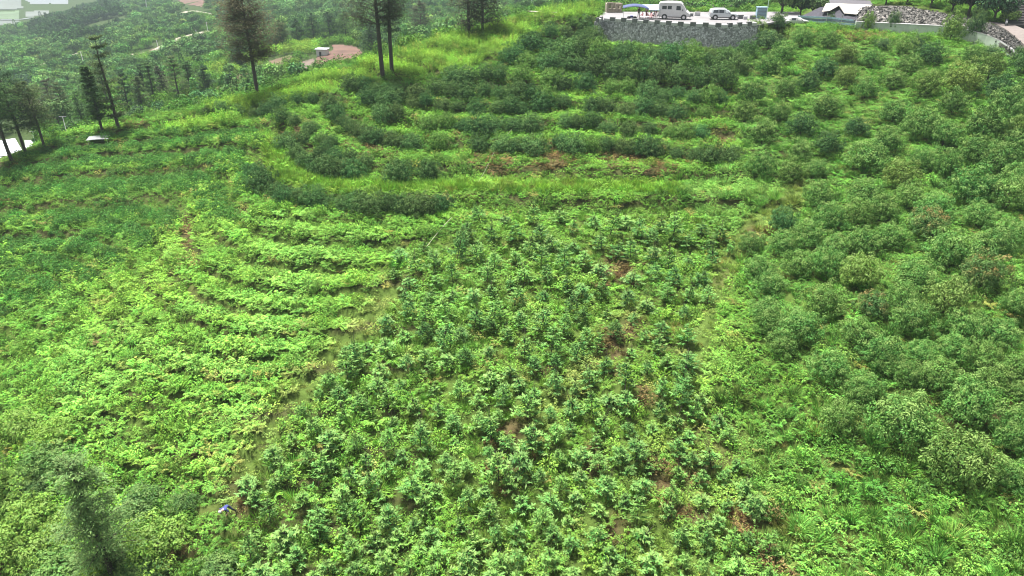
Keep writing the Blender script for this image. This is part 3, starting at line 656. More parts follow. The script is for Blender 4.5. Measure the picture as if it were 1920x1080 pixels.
TRK1 = [(745,530),(690,600),(640,655),(580,720),(520,785),(470,860),(430,930)]; TRK2 = [(1500,350),(1440,395),(1405,435),(1370,480),(1345,540),(1325,610),(1300,690)]
tr1 = np.exp(-(dline(px + 6 * n2, py, TRK1) / 15) ** 2); tr2 = np.exp(-(dline(px + 6 * n2, py, TRK2) / 20) ** 2); tr = np.maximum(tr1, tr2)
T = T + (np.array([.20, .29, .07]) - T) * (tr * .8)[:, None]; tk = tr > .45; kind[tk] = np.where(u[tk] < .6, 'g', 'c')
uu = RNG.random(len(x))
drop = uu < np.clip(bw * .75, 0, .8) * .3
deadf = (RNG.random(len(x)) < bw * .8)
T[deadf] = C_BROWN * (1 + .5 * n2[deadf])[:, None]
st2 = (RNG.random(len(x)) < .05) ; T[st2] = T[st2] * .3 + np.array([.22, .2, .06]) * .7
bare = (f > .06) & (f < .2) & (px < 1380) & (py < 900) & ~((px > 760) & (py > 430)) & (RNG.random(len(x)) < .12)
keep = ~drop & ~bare & (np.hypot(px - 426, (py - 962) * 1.0) > 13)
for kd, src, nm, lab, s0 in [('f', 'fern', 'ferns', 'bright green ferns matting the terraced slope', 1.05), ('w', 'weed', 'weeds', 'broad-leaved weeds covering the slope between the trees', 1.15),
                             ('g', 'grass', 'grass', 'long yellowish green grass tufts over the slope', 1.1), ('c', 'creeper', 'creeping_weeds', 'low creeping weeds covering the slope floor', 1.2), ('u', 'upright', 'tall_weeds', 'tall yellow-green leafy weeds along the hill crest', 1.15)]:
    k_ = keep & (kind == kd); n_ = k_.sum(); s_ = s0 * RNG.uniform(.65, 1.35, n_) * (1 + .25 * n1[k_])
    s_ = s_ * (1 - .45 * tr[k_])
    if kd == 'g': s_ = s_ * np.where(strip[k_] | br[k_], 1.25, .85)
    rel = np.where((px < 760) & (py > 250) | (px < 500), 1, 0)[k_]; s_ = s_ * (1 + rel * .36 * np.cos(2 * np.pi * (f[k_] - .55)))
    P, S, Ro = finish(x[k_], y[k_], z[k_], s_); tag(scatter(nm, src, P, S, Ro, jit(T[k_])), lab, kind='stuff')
# tall arching tussocks in the damper gaps
x, y, z, px, py, pd = near_pts(1.5); u = RNG.random(len(x)); n2 = noise2(x, y, 4, 55)
pr = np.where(inpoly(px, py, BRIGHTR) | inpoly(px, py, FERNR), .55, np.where(inpoly(px, py, ORCH), .22, np.where(inpoly(px, py, YRIDGE) | inpoly(px, py, GSTRIP), .25, .05)))
k_ = (u < pr * (1 + n2)) & (np.hypot(px - 426, py - 962) > 40); T, _a, _b, _c = tint_at(x, y, px, py); source('tussock', [m_grass(140 + i, 170, .34, 1.15, .032) for i in range(4)])
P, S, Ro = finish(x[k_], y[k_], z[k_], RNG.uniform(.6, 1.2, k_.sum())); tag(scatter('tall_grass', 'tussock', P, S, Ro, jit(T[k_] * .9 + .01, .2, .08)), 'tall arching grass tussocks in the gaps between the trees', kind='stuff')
# shrubs: rows on the left terraces, loose ones elsewhere
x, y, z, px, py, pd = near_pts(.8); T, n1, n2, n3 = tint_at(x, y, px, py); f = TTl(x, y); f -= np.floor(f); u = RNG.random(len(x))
lu = inpoly(px, py, LUP); lf = inpoly(px, py, LFERN); ll = (px < 560) & ~lu & ~lf; cut = inpoly(px, py, SAPL) | inpoly(px, py, ROWS) | inpoly(px, py, ORCH) | inpoly(px, py, GSTRIP) | inpoly(px, py, GRASSR)
pr = np.where(lu, np.where((f > .42) & (f < .98), .8, .12), np.where(lf, np.where(f > .5, .34, .1), np.where(ll, np.where(f > .5, .5, .16), .14))); pr = np.where(cut, .03, pr)
pr = np.where(inpoly(px, py, FERNR) | inpoly(px, py, BRIGHT), .35, pr)
pr = pr * (1 + .7 * n2) * (dline(px, py, TRK1) > 18) * (dline(px, py, TRK2) > 22)
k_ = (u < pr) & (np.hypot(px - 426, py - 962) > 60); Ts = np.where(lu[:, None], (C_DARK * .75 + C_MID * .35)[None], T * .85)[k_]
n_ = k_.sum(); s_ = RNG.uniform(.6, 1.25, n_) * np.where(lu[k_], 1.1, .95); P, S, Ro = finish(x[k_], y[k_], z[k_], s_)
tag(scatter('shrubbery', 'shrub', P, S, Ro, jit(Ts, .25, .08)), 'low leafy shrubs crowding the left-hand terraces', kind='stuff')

# far woodland and scrub on the valley sides
x, y = jgrid(-420, 300, 95, 760, 4.0); s_ = SDl(x, y); z = H(x, y); px, py, pd = proj(x, y, z)
k_ = (s_ > 5) & (px > -250) & (px < 2000) & (py > -90) & (py < 380) & ~BAREF(px, py)
for rl in ROADS: k_ &= (dline(px, py, rl) > 4) & (dline(px, py - 7, rl) > 6)
k_ &= noise2(x, y, 60, 44, 3) > -.42
k_ &= ~inpoly(px, py, GREEN2) & ~inpoly(px, py, [(590,75),(690,78),(690,100),(590,100)]) & ~((px < 80) & (py > 225) & (py < 330))
k_ &= ~((px > 1440) & (y < 165)); k_ &= ~((px > 500) & (px < 700) & (py > 75) & (py < 150))
dens = .75 + .5 * noise2(x, y, 40, 31); k_ &= RNG.random(len(x)) < dens
x, y, z, px, py, pd = [q[k_] for q in (x, y, z, px, py, pd)]
n1 = noise2(x, y, 45, 33); n2 = noise2(x, y, 12, 34); n_ = len(x)
T = (C_DARK * .9 + .01)[None] + (C_MID * 1.15 + .02 - C_DARK)[None] * np.clip(.45 + .9 * n1 + .9 * n2, 0, 1)[:, None]
k2 = RNG.random(n_) < .10; T[k2] = C_FERN * .7 + .02
dk = inpoly(px, py, [(60,25),(130,15),(215,5),(230,40),(190,75),(120,90),(60,80)]); T[dk] = C_DARK * .55
s_ = RNG.uniform(.4, 1.35, n_) ** 1.1 * (1 + .45 * n1) * np.where(dk, 1.3, 1); s_ = np.where(pd > 300, s_ * 1.15, s_ * .85)
var = np.where(RNG.random(n_) < np.where((px < 480) & (pd < 240), .35, .08), RNG.integers(6, 8, n_), RNG.integers(0, 6, n_))
P, S, Ro = finish(x, y, z, s_, None, .5); Ro[:, :2] *= .2
tag(scatter('woodland', 'farcrown', P, S, Ro, jit(T, .22, .08), var), 'hazy green woodland covering the far side of the valley', kind='stuff')
# light scrub between the far trees
x, y = jgrid(-330, 260, 95, 520, 2.6); s_ = SDl(x, y); z = H(x, y); px, py, pd = proj(x, y, z)
k_ = (s_ > 1.5) & (px > -200) & (px < 1990) & (py > -60) & (py < 360) & ~inpoly(px, py, FIELDS) & ~inpoly(px, py, SOIL) & ~((px < 80) & (py > 225) & (py < 330)) & ~inpoly(px, py, [(250,108),(300,76),(320,84),(305,100)])
for rl in ROADS: k_ &= dline(px, py, rl) > 3
k_ &= ~((px > 1440) & (y < 165)) & ~(inpoly(px, py, SOIL2) & (RNG.random(len(x)) < .75))
x, y, z, px, py, pd = [q[k_] for q in (x, y, z, px, py, pd)]; n_ = len(x)
T = np.where(inpoly(px, py, GREEN2)[:, None], C_YEL * 1.0, (C_MID * .75)[None] + (C_FERN - C_MID)[None] * np.clip(.3 + .8 * noise2(x, y, 15, 36), 0, 1)[:, None])
P, S, Ro = finish(x, y, z, RNG.uniform(1.2, 3, n_))
tag(scatter('undergrowth', 'shrub', P, S, Ro, jit(T, .2, .08)), 'mixed green scrub between the trees down in the valley', kind='stuff')
# ------------------------------------------------------------------ individual trees, bushes and saplings
ORDW = ['first','second','third','fourth','fifth','sixth','seventh','eighth','ninth','tenth','eleventh','twelfth','thirteenth','fourteenth','fifteenth','sixteenth','seventeenth','eighteenth','nineteenth']
TENS = {20:'twent',30:'thirt',40:'fort',50:'fift'}
def ordw(i):
    if i <= 19: return ORDW[i - 1]
    t, u_ = i // 10 * 10, i % 10
    return TENS[t] + 'ieth' if u_ == 0 else TENS[t] + 'y-' + ORDW[u_ - 1]
def proto(name, crown, trunk):
    return [(crown, 'crown'), (trunk, 'trunk')]
def plant(name, parts, loc, rz, scl, color, crown_extra=None):
    e = empty(name, loc, rz, 1); e.scale = scl
    for me, nm in parts:
        o = link(me, nm, e)
        if nm == 'crown': o.color = color
    return e
ORC_M = [m_orchard(200 + i) for i in range(8)]; ORC_R = [m_orchard(220 + i, mat='leaf_r') for i in range(2)]
TRK = [m_trunk(.75, .09, 4, .7, i) for i in range(3)]
BUSH_M = [m_orchard(240 + i, npuff=80, rad=1.25, ht=1.8, leaf=.15, per=40) for i in range(6)]; TRB = [m_trunk(.5, .06, 4, .5, 10 + i) for i in range(2)]
SAP_M = [m_sapling(260 + i, nb=12 + i, ht=.95 + .1 * i, rad=.58 + .04 * i) for i in range(6)]; TRS = [m_trunk(1.0, .022, 3, .15, 20 + i) for i in range(2)]

# right-hand orchard: crown centre px, py, width px, kind ('' plain, y yellow tips, r reddish tips, d dark)
OT = [(1613,450,66,''),(1773,463,92,''),(1860,450,72,''),(1837,510,80,'r'),(1897,433,60,''),(1607,510,70,'y'),(1713,510,74,''),(1547,493,66,''),(1493,493,60,''),(1633,567,62,'r'),(1770,553,88,'y'),
 (1543,563,72,''),(1433,577,62,''),(1497,607,78,''),(1603,617,72,''),(1707,597,76,''),(1800,613,70,''),(1868,617,70,''),(1780,647,66,''),(1643,653,76,''),(1663,680,56,''),(1550,683,76,''),(1700,700,60,''),
 (1753,700,74,''),(1620,723,68,''),(1807,737,88,''),(1860,700,66,''),(1900,687,60,''),(1900,567,56,''),(1606,737,62,''),(1683,787,112,''),(1810,763,90,''),(1790,853,124,''),(1900,797,74,''),(1893,823,64,''),(1910,733,50,''),
 (1797,147,70,'y'),(1873,160,66,'d'),(1887,187,60,''),(1840,237,74,''),(1910,207,46,''),(1723,233,66,''),(1673,207,54,''),(1620,290,76,''),(1550,267,54,'d'),(1500,233,52,'d'),(1830,277,66,''),(1907,273,60,''),(1867,300,64,''),
 (1820,347,84,''),(1887,360,76,''),(1767,307,60,''),(1683,327,60,'y'),(1767,250,56,''),(1617,360,66,''),(1533,367,56,''),(1483,320,52,'y'),(1530,313,44,''),(1647,390,60,''),(1700,367,56,''),(1733,417,64,'r'),(1550,410,58,''),(1600,400,60,''),(1750,383,62,''),
 (1465,455,58,''),(1420,500,56,''),(1405,455,46,''),(1440,530,60,''),(1510,440,58,''),(1665,440,60,''),(1690,555,60,''),(1465,640,60,''),(1830,400,60,''),(1850,130,54,''),(1740,100,50,'d'),(1700,120,44,''),(1820,102,40,''),(1900,240,50,'y'),(1560,455,54,''),(1660,265,54,''),(1725,300,50,''),(1440,605,52,''),(1840,665,60,''),(1720,655,52,''),
 (1905,330,50,''),(1880,890,70,''),(1700,755,56,'')]
pxs = [t[0] for t in OT]; OTP = list(OT)
# fill the rest of the orchard between the ones picked out
gr = np.random.default_rng(5)
for t in range(9000):
    if len(OTP) > 285: break
    a, b_ = gr.uniform(1390, 1990), gr.uniform(62, 930)
    if not inpoly(a, b_, ORCH): continue
    if inpoly(a, b_, [(1420,60),(1560,76),(1700,80),(1700,180),(1560,330),(1400,330),(1400,100)]) and gr.random() < .12: continue
    if a < 1920 and inpoly(a, b_, [(1880,380),(1925,380),(1925,440),(1870,430)]): continue
    if inpoly(a, b_, [(1740,640),(1790,640),(1900,650),(1925,690),(1850,690)]): continue
    sz = 34 + 38 * (b_ / 900) * gr.uniform(.8, 1.1) + gr.uniform(0, 12)
    if all(math.hypot(a - q[0], (b_ - q[1]) * 1.35) > .52 * (sz + q[2]) for q in OTP):
        OTP.append((a, b_, sz, gr.choice(['', '', '', '', 'y', 'd'])))
def place(px, py, wpx, zc):
    """base point of a plant whose crown centre shows at px, py"""
    d = 60.
    for _ in range(3):
        P = hit([px], [py])[0]; d = proj(*P)[2]; off = zc * wpx * d / FPX; q = off * math.cos(math.atan2(CAMZ - P[2], P[1])) * FPX / d
        P = hit([px], [py + q])[0]
    return P, float(d)
arr = sorted(OTP, key=lambda q: q[1] - .22 * (q[0] - 1650))
# label by diagonal rows, counted from the bottom of the orchard
rows = {}
for q in OTP: rows.setdefault(int((960 - (q[1] - .15 * (q[0] - 1700))) // 48), []).append(q)
LOOK = {'': ['mid green', 'rounded green', 'leafy green'], 'y': ['yellow-tipped'] * 3, 'r': ['reddish-tipped'] * 3, 'd': ['dark green'] * 3}
hillrows = sorted(rows)
for ri, rk in enumerate(hillrows):
    for ci, q in enumerate(sorted(rows[rk], key=lambda t: t[0])):
        P, d = place(q[0], q[1], q[2], .42); sw = q[2] * d / FPX / 3.65
        j = np.exp(RNG.normal(0, .12)); base = {'': (.084, .196, .040), 'y': (.125, .228, .044), 'r': (.078, .160, .044), 'd': (.038, .112, .032)}[q[3]]
        fr_ = 1 - (q[1] < 330) * .16
        c = [base[0] * j * fr_ * np.exp(RNG.normal(0, .09)), base[1] * j * fr_, base[2] * j * fr_, {'': .8, 'y': 1.0, 'r': .7, 'd': .35}[q[3]]]
        ms = ORC_R if q[3] == 'r' else ORC_M
        e = plant('fruit_tree', [(ms[RNG.integers(len(ms))], 'crown'), (TRK[RNG.integers(3)], 'trunk')], P, RNG.uniform(0, 6.28), (sw * RNG.uniform(.94, 1.06), sw * RNG.uniform(.94, 1.06), sw * RNG.uniform(1.0, 1.35)), c)
        size = 'large' if q[2] > 76 else 'small' if q[2] < 48 else 'medium'
        tag(e, '%s %s orchard tree, %s from the left in orchard row %s uphill' % (size, LOOK[q[3]][0], ordw(ci + 1), ordw(ri + 1)), 'fruit tree', 'fruit trees planted over the right-hand orchard slope')

# hedge-like rows of dark bushes on the upper terraces
LINES = [
 ('lowest row below the grass strip', [(478,328),(488,344),(505,358),(540,372),(580,378),(620,382),(665,386),(710,388),(750,389),(790,389),(832,388)], 30, 42, 0.9),
 ('curved row above the grass strip', [(540,270),(546,285),(560,298),(585,310),(612,318),(642,322),(680,326)], 27, 40, .95),
 ('row just beyond that bend', [(752,326),(825,330)], 70, 40, .9),
 ('upper curved row', [(622,200),(632,215),(648,235),(672,250),(702,262),(740,268),(780,272)], 23, 32, 1.15),
 ('second row, straight part', [(823,276),(868,276),(900,276),(945,277),(1000,275),(1060,276),(1110,274),(1160,276),(1220,282),(1280,290),(1340,297),(1385,296)], 40, 38, .9),
 ('third row', [(715,222),(755,212),(800,236),(830,238),(860,240),(892,242),(940,240),(985,236),(1010,245)], 36, 37, .9),
 ('fourth row, right part', [(1060,226),(1110,232),(1160,238),(1210,244),(1260,250),(1310,252),(1370,262)], 38, 36, .9),
 ('fourth row, middle part', [(690,185),(745,190),(790,196),(840,200),(890,205),(950,208),(1007,200),(1050,205)], 34, 34, .9),
 ('fifth terrace row', [(660,165),(720,168),(770,172),(830,175),(900,180),(960,176),(1020,184),(1080,196),(1140,202),(1200,206),(1260,212),(1330,216),(1390,222)], 33, 34, .85),
 ('sixth terrace row', [(850,148),(910,140),(960,140),(1010,146),(1060,158),(1120,166),(1180,172),(1240,178),(1300,182),(1380,190)], 33, 35, .85),
 ('seventh terrace row', [(960,112),(1010,112),(1060,120),(1120,132),(1180,138),(1240,142),(1300,148),(1380,156)], 34, 37, .85),
 ('eighth terrace row', [(1000,84),(1050,92),(1100,102),(1150,108),(1200,112),(1260,116),(1320,120),(1390,128)], 33, 37, .85),
 ('row under the stone wall', [(1030,62),(1070,70),(1110,80),(1150,101),(1200,103),(1240,103),(1285,104),(1345,108),(1395,100)], 34, 32, .85),
 ('short row by the wall corner', [(1075,42),(1105,52),(1118,66)], 26, 32, .9),
 ('scattering above the bend', [(500,212),(525,224),(560,226),(590,238),(560,252),(600,264),(625,276),(592,292),(690,300)], 31, 28, .85),
 ('line along the crest edge', [(395,205),(440,215),(470,225),(510,200),(560,190),(600,180)], 34, 28, .8)]
for nm, ln, step, wpx, asp in LINES:
    pts = []; carry = 0
    for (x1, y1), (x2, y2) in zip(ln[:-1], ln[1:]):
        L = math.hypot(x2 - x1, y2 - y1); s0 = carry
        while s0 < L:
            pts.append((x1 + (x2 - x1) * s0 / L, y1 + (y2 - y1) * s0 / L)); s0 += step * .88 * RNG.uniform(.8, 1.2)
        carry = s0 - L
    straight = asp < .93 and 'curv' not in nm and 'lowest' not in nm
    pts = [(a + RNG.normal(0, 4 if straight else 2), b_ + RNG.normal(0, 3 if straight else 1.5)) for a, b_ in pts]
    pts.sort(key=lambda t: t[0])
    for i, (a, b_) in enumerate(pts):
        if straight and RNG.random() < .06: continue
        wv = wpx * RNG.uniform(.72, 1.2); P, d = place(a, b_, wv, .36); sw = wv * d / FPX / 2.5
        dk = np.exp(RNG.normal(0, .15)); c = [.052 * dk * np.exp(RNG.normal(0, .15)), .122 * dk, .034 * dk, RNG.uniform(.05, .35)]
        if RNG.random() < .15 and straight: c = [.09, .2, .035, .4]
        big = wv > wpx * 1.05
        e = plant('bush', [(BUSH_M[RNG.integers(6)], 'crown'), (TRB[RNG.integers(2)], 'trunk')], P, RNG.uniform(0, 6.28), (sw, sw, sw * RNG.uniform(1.0, 1.3)), c)
        tag(e, '%s dark green bush, %s from the left in the %s' % ('large' if big else 'compact', ordw(i + 1), nm), 'bush', 'dark bushes in rows on the upper terraces')

# saplings: a few picked out, the rest in loose rows over the lower middle of the slope
SAPP = [(1153,463),(1097,477),(1040,447),(993,453),(957,520),(913,507),(983,507),(1023,507),(1067,527),(1090,537),(1187,507),(1183,460),(1220,470),(1253,480),(1250,545),(1212,560),(975,585),(925,575),(890,590),(1010,600),
 (770,520),(765,545),(815,480),(850,505),(885,540),(1260,425),(1290,440),(1235,412),(1170,400),(1110,402),(1050,395),(1000,398),(950,395),(900,392),(1325,452),(1335,478),(1310,510),(1290,480),(1345,430)]
tries = 0; SPL = [(a, b_, 42 + .02 * b_) for a, b_ in SAPP]
while len(SPL) < 470 and tries < 40000:
    tries += 1; a = gr.uniform(400, 1500); b_ = gr.uniform(400, 1135)
    if not inpoly(a, b_, SAPL): continue
    r_ = b_ / 1000
    sep = 28 + 11 * r_
    if b_ < 540 and a < 960 and gr.random() < .5: continue
    if brown_w(np.array(a), np.array(b_)) > .5 or float(dline(a, b_, [(1500,350),(1405,435),(1370,480),(1345,540),(1325,610),(1300,690)])) < 16 or math.hypot(a - 426, b_ - 962) < 55 or float(dline(a, b_, [(740,540),(640,650),(520,780),(430,930)])) < 14: continue
    if all(math.hypot(a - q[0], (b_ - q[1]) * 1.15) > sep for q in SPL): SPL.append((a, b_, (38 + 24 * r_) * gr.uniform(.75, 1.2)))
SPL.sort(key=lambda q: -q[1])
def place_sap(q):
    P, d = place(q[0], q[1], q[2], .55); return P, d
rowd = {}; extra = []
inview = [q for q in SPL if q[1] < 1100]
inview.sort(key=lambda q: -q[2]); main = inview[:298]; extra = inview[298:] + [q for q in SPL if q[1] >= 1100]
for q in main: rowd.setdefault(int((1110 - q[1]) // 42), []).append(q)
for ri, rk in enumerate(sorted(rowd)):
    for ci, q in enumerate(sorted(rowd[rk], key=lambda t: t[0])):
        P, d = place_sap(q); sw = q[2] * d / FPX / 1.85 * RNG.uniform(.8, 1.15); j = np.exp(RNG.normal(0, .16)); lt = RNG.random() < .35; t_ = sstep(1000, 500, q[1])
        c = [(.112 if lt else .076) * j * (1 - .2 * t_), (.265 if lt else .205) * j * (1 - .12 * t_), (.050 if lt else .044) * j, RNG.uniform(.35, .9)]
        e = plant('sapling', [(SAP_M[RNG.integers(6)], 'crown'), (TRS[RNG.integers(2)], 'trunk')], P, RNG.uniform(0, 6.28), (sw * RNG.uniform(.8, 1.2), sw * RNG.uniform(.8, 1.2), sw * RNG.uniform(.7, 1.4)), c); e.rotation_euler[0] = RNG.normal(0, .13); e.rotation_euler[1] = RNG.normal(0, .13)
        tag(e, '%s green sapling, %s from the left in sapling row %s up the slope' % ('light' if lt else 'dark', ordw(ci + 1), ordw(ri + 1)), 'sapling', 'saplings planted over the lower middle of the slope')
if extra:
    PE = np.array([place_sap(q)[0] for q in extra]); source('sapsrc', [m_sapling(300 + i) for i in range(4)])
    for o_ in SRC['sapsrc'][0].objects: o_.data.materials[0] = M['leaf_i']
    n_ = len(extra); s_ = np.array([q[2] * proj(*P)[2] / FPX / 1.38 for q, P in zip(extra, PE)])
    tag(scatter('sapling_growth', 'sapsrc', PE, np.stack([s_] * 3, 1), np.stack([0 * s_, 0 * s_, RNG.uniform(0, 6.28, n_)], 1), jit(np.tile([.062, .15, .038], (n_, 1)), .18, .06)), 'smallest saplings filling in between the larger ones', kind='stuff')

# ---- leafy shrubs at lower left
for i, (a, b_, wv, lt, txt) in enumerate([(30,900,90,1,'above the dark gap'),(90,850,80,0,'uphill of the dark conifer'),(60,960,110,1,'on the left edge'),(20,1010,90,1,'by the bare earth corner'),(85,1020,100,1,'left of the dark conifer foot'),(130,980,80,1,'touching the dark conifer'),
      (300,1000,110,1,'standing alone right of the dark conifer'),(270,930,70,0,'right of the conifer mid-height'),(120,1060,100,0,'at the bottom edge left of the conifer'),(270,1070,90,0,'at the bottom edge right of the conifer'),(40,790,80,1,'highest on the left edge'),(110,800,70,1,'just above the conifer tip'),(410,1060,70,0,'beside the brown patch at the bottom'),(70,905,60,0,'in shade beside the dark gap'),(345,935,54,0,'left of the walking person')]):
    P, d = place(a, b_, wv, .45); sw = wv * d / FPX / 3.3; j = RNG.uniform(.9, 1.15); c = [(.15 if lt else .08) * j, (.28 if lt else .17) * j, .045, .6]
    e = plant('shrub', [(ORC_M[i % 8], 'crown'), (TRK[i % 3], 'trunk')], P, i, (sw, sw, sw * .8), c)
    tag(e, '%s green leafy shrub %s' % ('bright yellowish' if lt else 'mid', txt), 'shrub', 'leafy shrubs in the lower left corner')
# broad arching shrubs by the wall at top right
for i, (a, b_, wv, hh, txt) in enumerate([(1417,52,44,1.0,'covering the right end of the stone wall'),(1457,42,36,1.1,'beside the pale blue cabinet'),(1625,50,26,1.8,'pale feathery, before the rubble bank'),(1672,48,26,1.7,'dark narrow, before the rubble bank'),(1780,62,44,1.5,'pale bushy, halfway along the curved wall'),(1822,62,36,1.9,'tall two-stemmed, right of the bushy one'),
      (1557,42,16,1.8,'thin, in front of the blue-grey fence'),(1715,82,34,1.1,'low, under the curved wall'),(1440,72,50,.8,'dark, right of the stone wall base'),(1912,108,40,1.1,'at the right end of the curved wall'),(1218,78,24,1,'yellowish, at the middle of the stone wall'),(1320,78,30,1.3,'growing up the stone wall'),(1275,76,26,1.1,'dark, against the stone wall'),(1170,90,24,.9,'small, near the left end of the stone wall'),(1655,78,34,.7,'low, left of the curved wall'),(1855,98,40,.8,'under the right bend of the curved wall')]):
    P, d = place(a, b_, wv, .4); sw = wv * d / FPX / 3.3; lt = i in (0, 2, 4, 10, 11); c = [.115 if lt else .05, .21 if lt else .11, .04, .5]
    e = plant('shrub', [(BUSH_M[i % 6], 'crown'), (TRB[i % 2], 'trunk')], P, i * 2.1, (sw, sw, sw * hh * 1.25), c)
    tag(e, 'shrub, ' + txt, 'shrub', 'shrubs around the walls at the top')

# ---- conifers and tall trees
def m_pine(seed, h, c0, spread, nlay=16, per=6, tuft=34, leaf=.55, wd=.05, droop=.25, taper=.75, rise=.25, sparse=0., broad=False):
    s = Leaves(seed); r = s.r; V, F = tube([[0, 0, -.6], [.02 * h * .3, .0, h * .4], [.0, .015 * h, h * .75], [.03 * h * .3, 0, h * .98]], [h * .016 + .04, h * .013 + .03, h * .007 + .02, .02], 7)
    for i in range(nlay):
        t = i / (nlay - 1); zb = h * (c0 + (1 - c0) * t * .97)
        for k in range(per):
            if r.random() < sparse: continue
            a = r.uniform(0, 6.28); prof = (1 - taper * t) * min(1, .45 + 2.2 * t) if not broad else math.sin(math.pi * min(1, .25 + .75 * t)) ** .6
            ln = spread * prof * r.uniform(.55, 1.15); z1 = zb + ln * rise * r.uniform(.3, 1.4)
            p0 = np.array([0, 0, zb]); p1 = np.array([ln * .55 * math.cos(a), ln * .55 * math.sin(a), zb + (z1 - zb) * .7]); p2 = np.array([ln * math.cos(a), ln * math.sin(a), z1])
            V, F = tube([p0, p1, p2], [.012 + .02 * ln / 2, .02 * ln / 3 + .006, .006], 4, V, F)
            n_ = tuft; u_ = r.uniform(.35 if broad else .08, 1.05, n_)[:, None]; P = p0 + (p2 - p0) * u_ + r.normal(0, (.17 if broad else .10) * ln + .05, (n_, 3)) * [1, 1, .6]
            s.add(P, r.normal(0, 1, (n_, 3)) * [1, 1, .5] + [math.cos(a) * .8, math.sin(a) * .8, .1], leaf * r.uniform(.5, 1.2, n_), wd * r.uniform(.7, 1.4, n_), droop, np.clip(r.normal(r.uniform(.3, .7), .15, n_), 0, 1), u_[:, 0] * .3)
    return s.mesh('pine_crown', M['needle']), mesh_np('pine_trunk', V, F, M['bark'], smooth=True)
def conifer(a, b_, h, name, cat, label, meshes, color, sx=1, dist=None, lean=0, group='tall trees along the hill crest'):
    P = hit([a], [b_])[0] if dist is None else at(a, b_, dist)
    e = empty(name, P, RNG.uniform(0, 6.28)); e.scale = (sx, sx, 1); e.rotation_euler[1] = lean
    o = link(meshes[0], 'crown', e); o.color = color; link(meshes[1], 'trunk', e); tag(e, label, cat, group); return e
GREY = (.08, .088, .055, 0); DKG = (.035, .075, .038, .1); OLV = (.085, .12, .05, .2); MG = (.06, .125, .04, .2)
conifer(484,184,15.5,'pine_tree','pine tree','tall thin pine with brownish airy crown standing on the hill crest', m_pine(1, 15.5, .33, 3.6, 19, 7, 190, .45, .07, broad=True, rise=.5, sparse=.12), (.12,.105,.065,0))
conifer(718,150,19,'pine_tree','pine tree','tallest pine, slender black trunk with bare lower half above the terraces', m_pine(2, 19, .40, 4.8, 15, 7, 180, .5, .07, broad=True, rise=.4, sparse=.15), GREY)
conifer(735,140,17,'pine_tree','pine tree','leaning grey-trunked pine close behind the tallest pine', m_pine(3, 17, .35, 3.2, 14, 6, 70, .5, .06), (.05,.07,.045,0), lean=-.05)
conifer(83,275,11,'pine_tree','pine tree','crooked dark-trunked pine between the white roof and the grass', m_pine(4, 9, .3, 2.7, 11, 6, 130, .4, .07, broad=True, rise=.5, sparse=.15), OLV)
conifer(50,292,11,'pine_tree','pine tree','dark pine in front of the white roof', m_pine(5, 12, .3, 2.7, 11, 6, 130, .4, .07, broad=True, rise=.5, sparse=.15), DKG, dist=None)
conifer(22,302,10,'pine_tree','pine tree','pine at the left edge before the white roof', m_pine(6, 13, .35, 2.7, 11, 6, 130, .4, .07, broad=True, rise=.5, sparse=.15), MG)
conifer(193,250,9.5,'fir_tree','fir tree','narrow green fir with bare black trunk behind the grey sheet', m_pine(7, 9.5, .22, 2.2, 15, 8, 60, .4, .09, taper=.8), MG)
FIRS = [(222,240,11,1.7,OLV,'broad olive fir right of the narrow green fir'),(292,196,8,1.5,MG,'fir with clear stem left of the broad layered fir'),(275,184,7,1.4,DKG,'small fir behind the clear-stemmed fir'),(338,190,8.5,2.2,OLV,'broad layered fir in the middle of the crest group'),(390,182,6,1.8,DKG,'dense dark conical fir beside the bare field'),
        (433,172,3.4,1.0,DKG,'smallest dark fir in front of the bare field'),(268,205,6,1.4,OLV,'short fir low on the crest'),(310,184,6.5,1.3,GREY,'greyish thin fir between two greener ones'),(160,246,7,1.6,MG,'bushy fir left of the narrow green fir'),(128,235,8,1.8,OLV,'olive conifer above the utility pole'),(245,215,8,1.6,DKG,'dark fir behind the broad olive fir'),(205,205,9,1.7,MG,'tall fir further down the valley side'),
        (5,250,11,2.4,DKG,'large dark conifer at the left edge'),(60,232,9,2,MG,'conifer behind the dark pine'),(105,225,8,1.8,GREY,'grey-brown conifer behind the crooked pine'),(360,178,6.5,1.5,MG,'mid green fir next to the dense dark one')]
for i, (a, b_, h, sp_, c, lab) in enumerate(FIRS):
    conifer(a, b_, h, 'fir_tree', 'fir tree', lab, m_pine(30 + i, h * 1.15, .14, sp_ * 1.75, 10, 6, 90, .38, .10, taper=.72, rise=.35, sparse=.2), c, group='firs and pines beyond the left crest')
# group of dark conifers behind the bare soil bank and right of the tall pine
for i, (a, b_, h, sp_, c, lab) in enumerate([(560,88,9,2.6,DKG,'dark conifer above the white hut, left of it'),(590,82,10,3,DKG,'dark conifer directly behind the white hut'),(620,80,10,3,DKG,'dark conifer behind the hut, right of it'),(650,78,10,3,MG,'green conifer above the red earth bank'),(530,96,9,2.6,OLV,'olive conifer at the left end of the terrace field'),(700,108,9,3,DKG,'dark drooping tree at the right end of the red earth bank'),
        (790,70,11,2.8,GREY,'grey conifer right of the tallest pine'),(880,66,14,4,GREY,'broad grey-brown tree behind the crest by the brown track'),(905,60,13,3.5,GREY,'second grey-brown tree next to the brown track'),(455,128,8,2.3,DKG,'dark tree at the end of the bright grass bank')]):
    conifer(a, b_, h, 'conifer', 'conifer', lab, m_pine(60 + i, h, .1, sp_ * 1.2, 11, 8, 60, .5, .15, taper=.5, rise=.35, broad=True), c, dist=None, group='conifers across the valley')
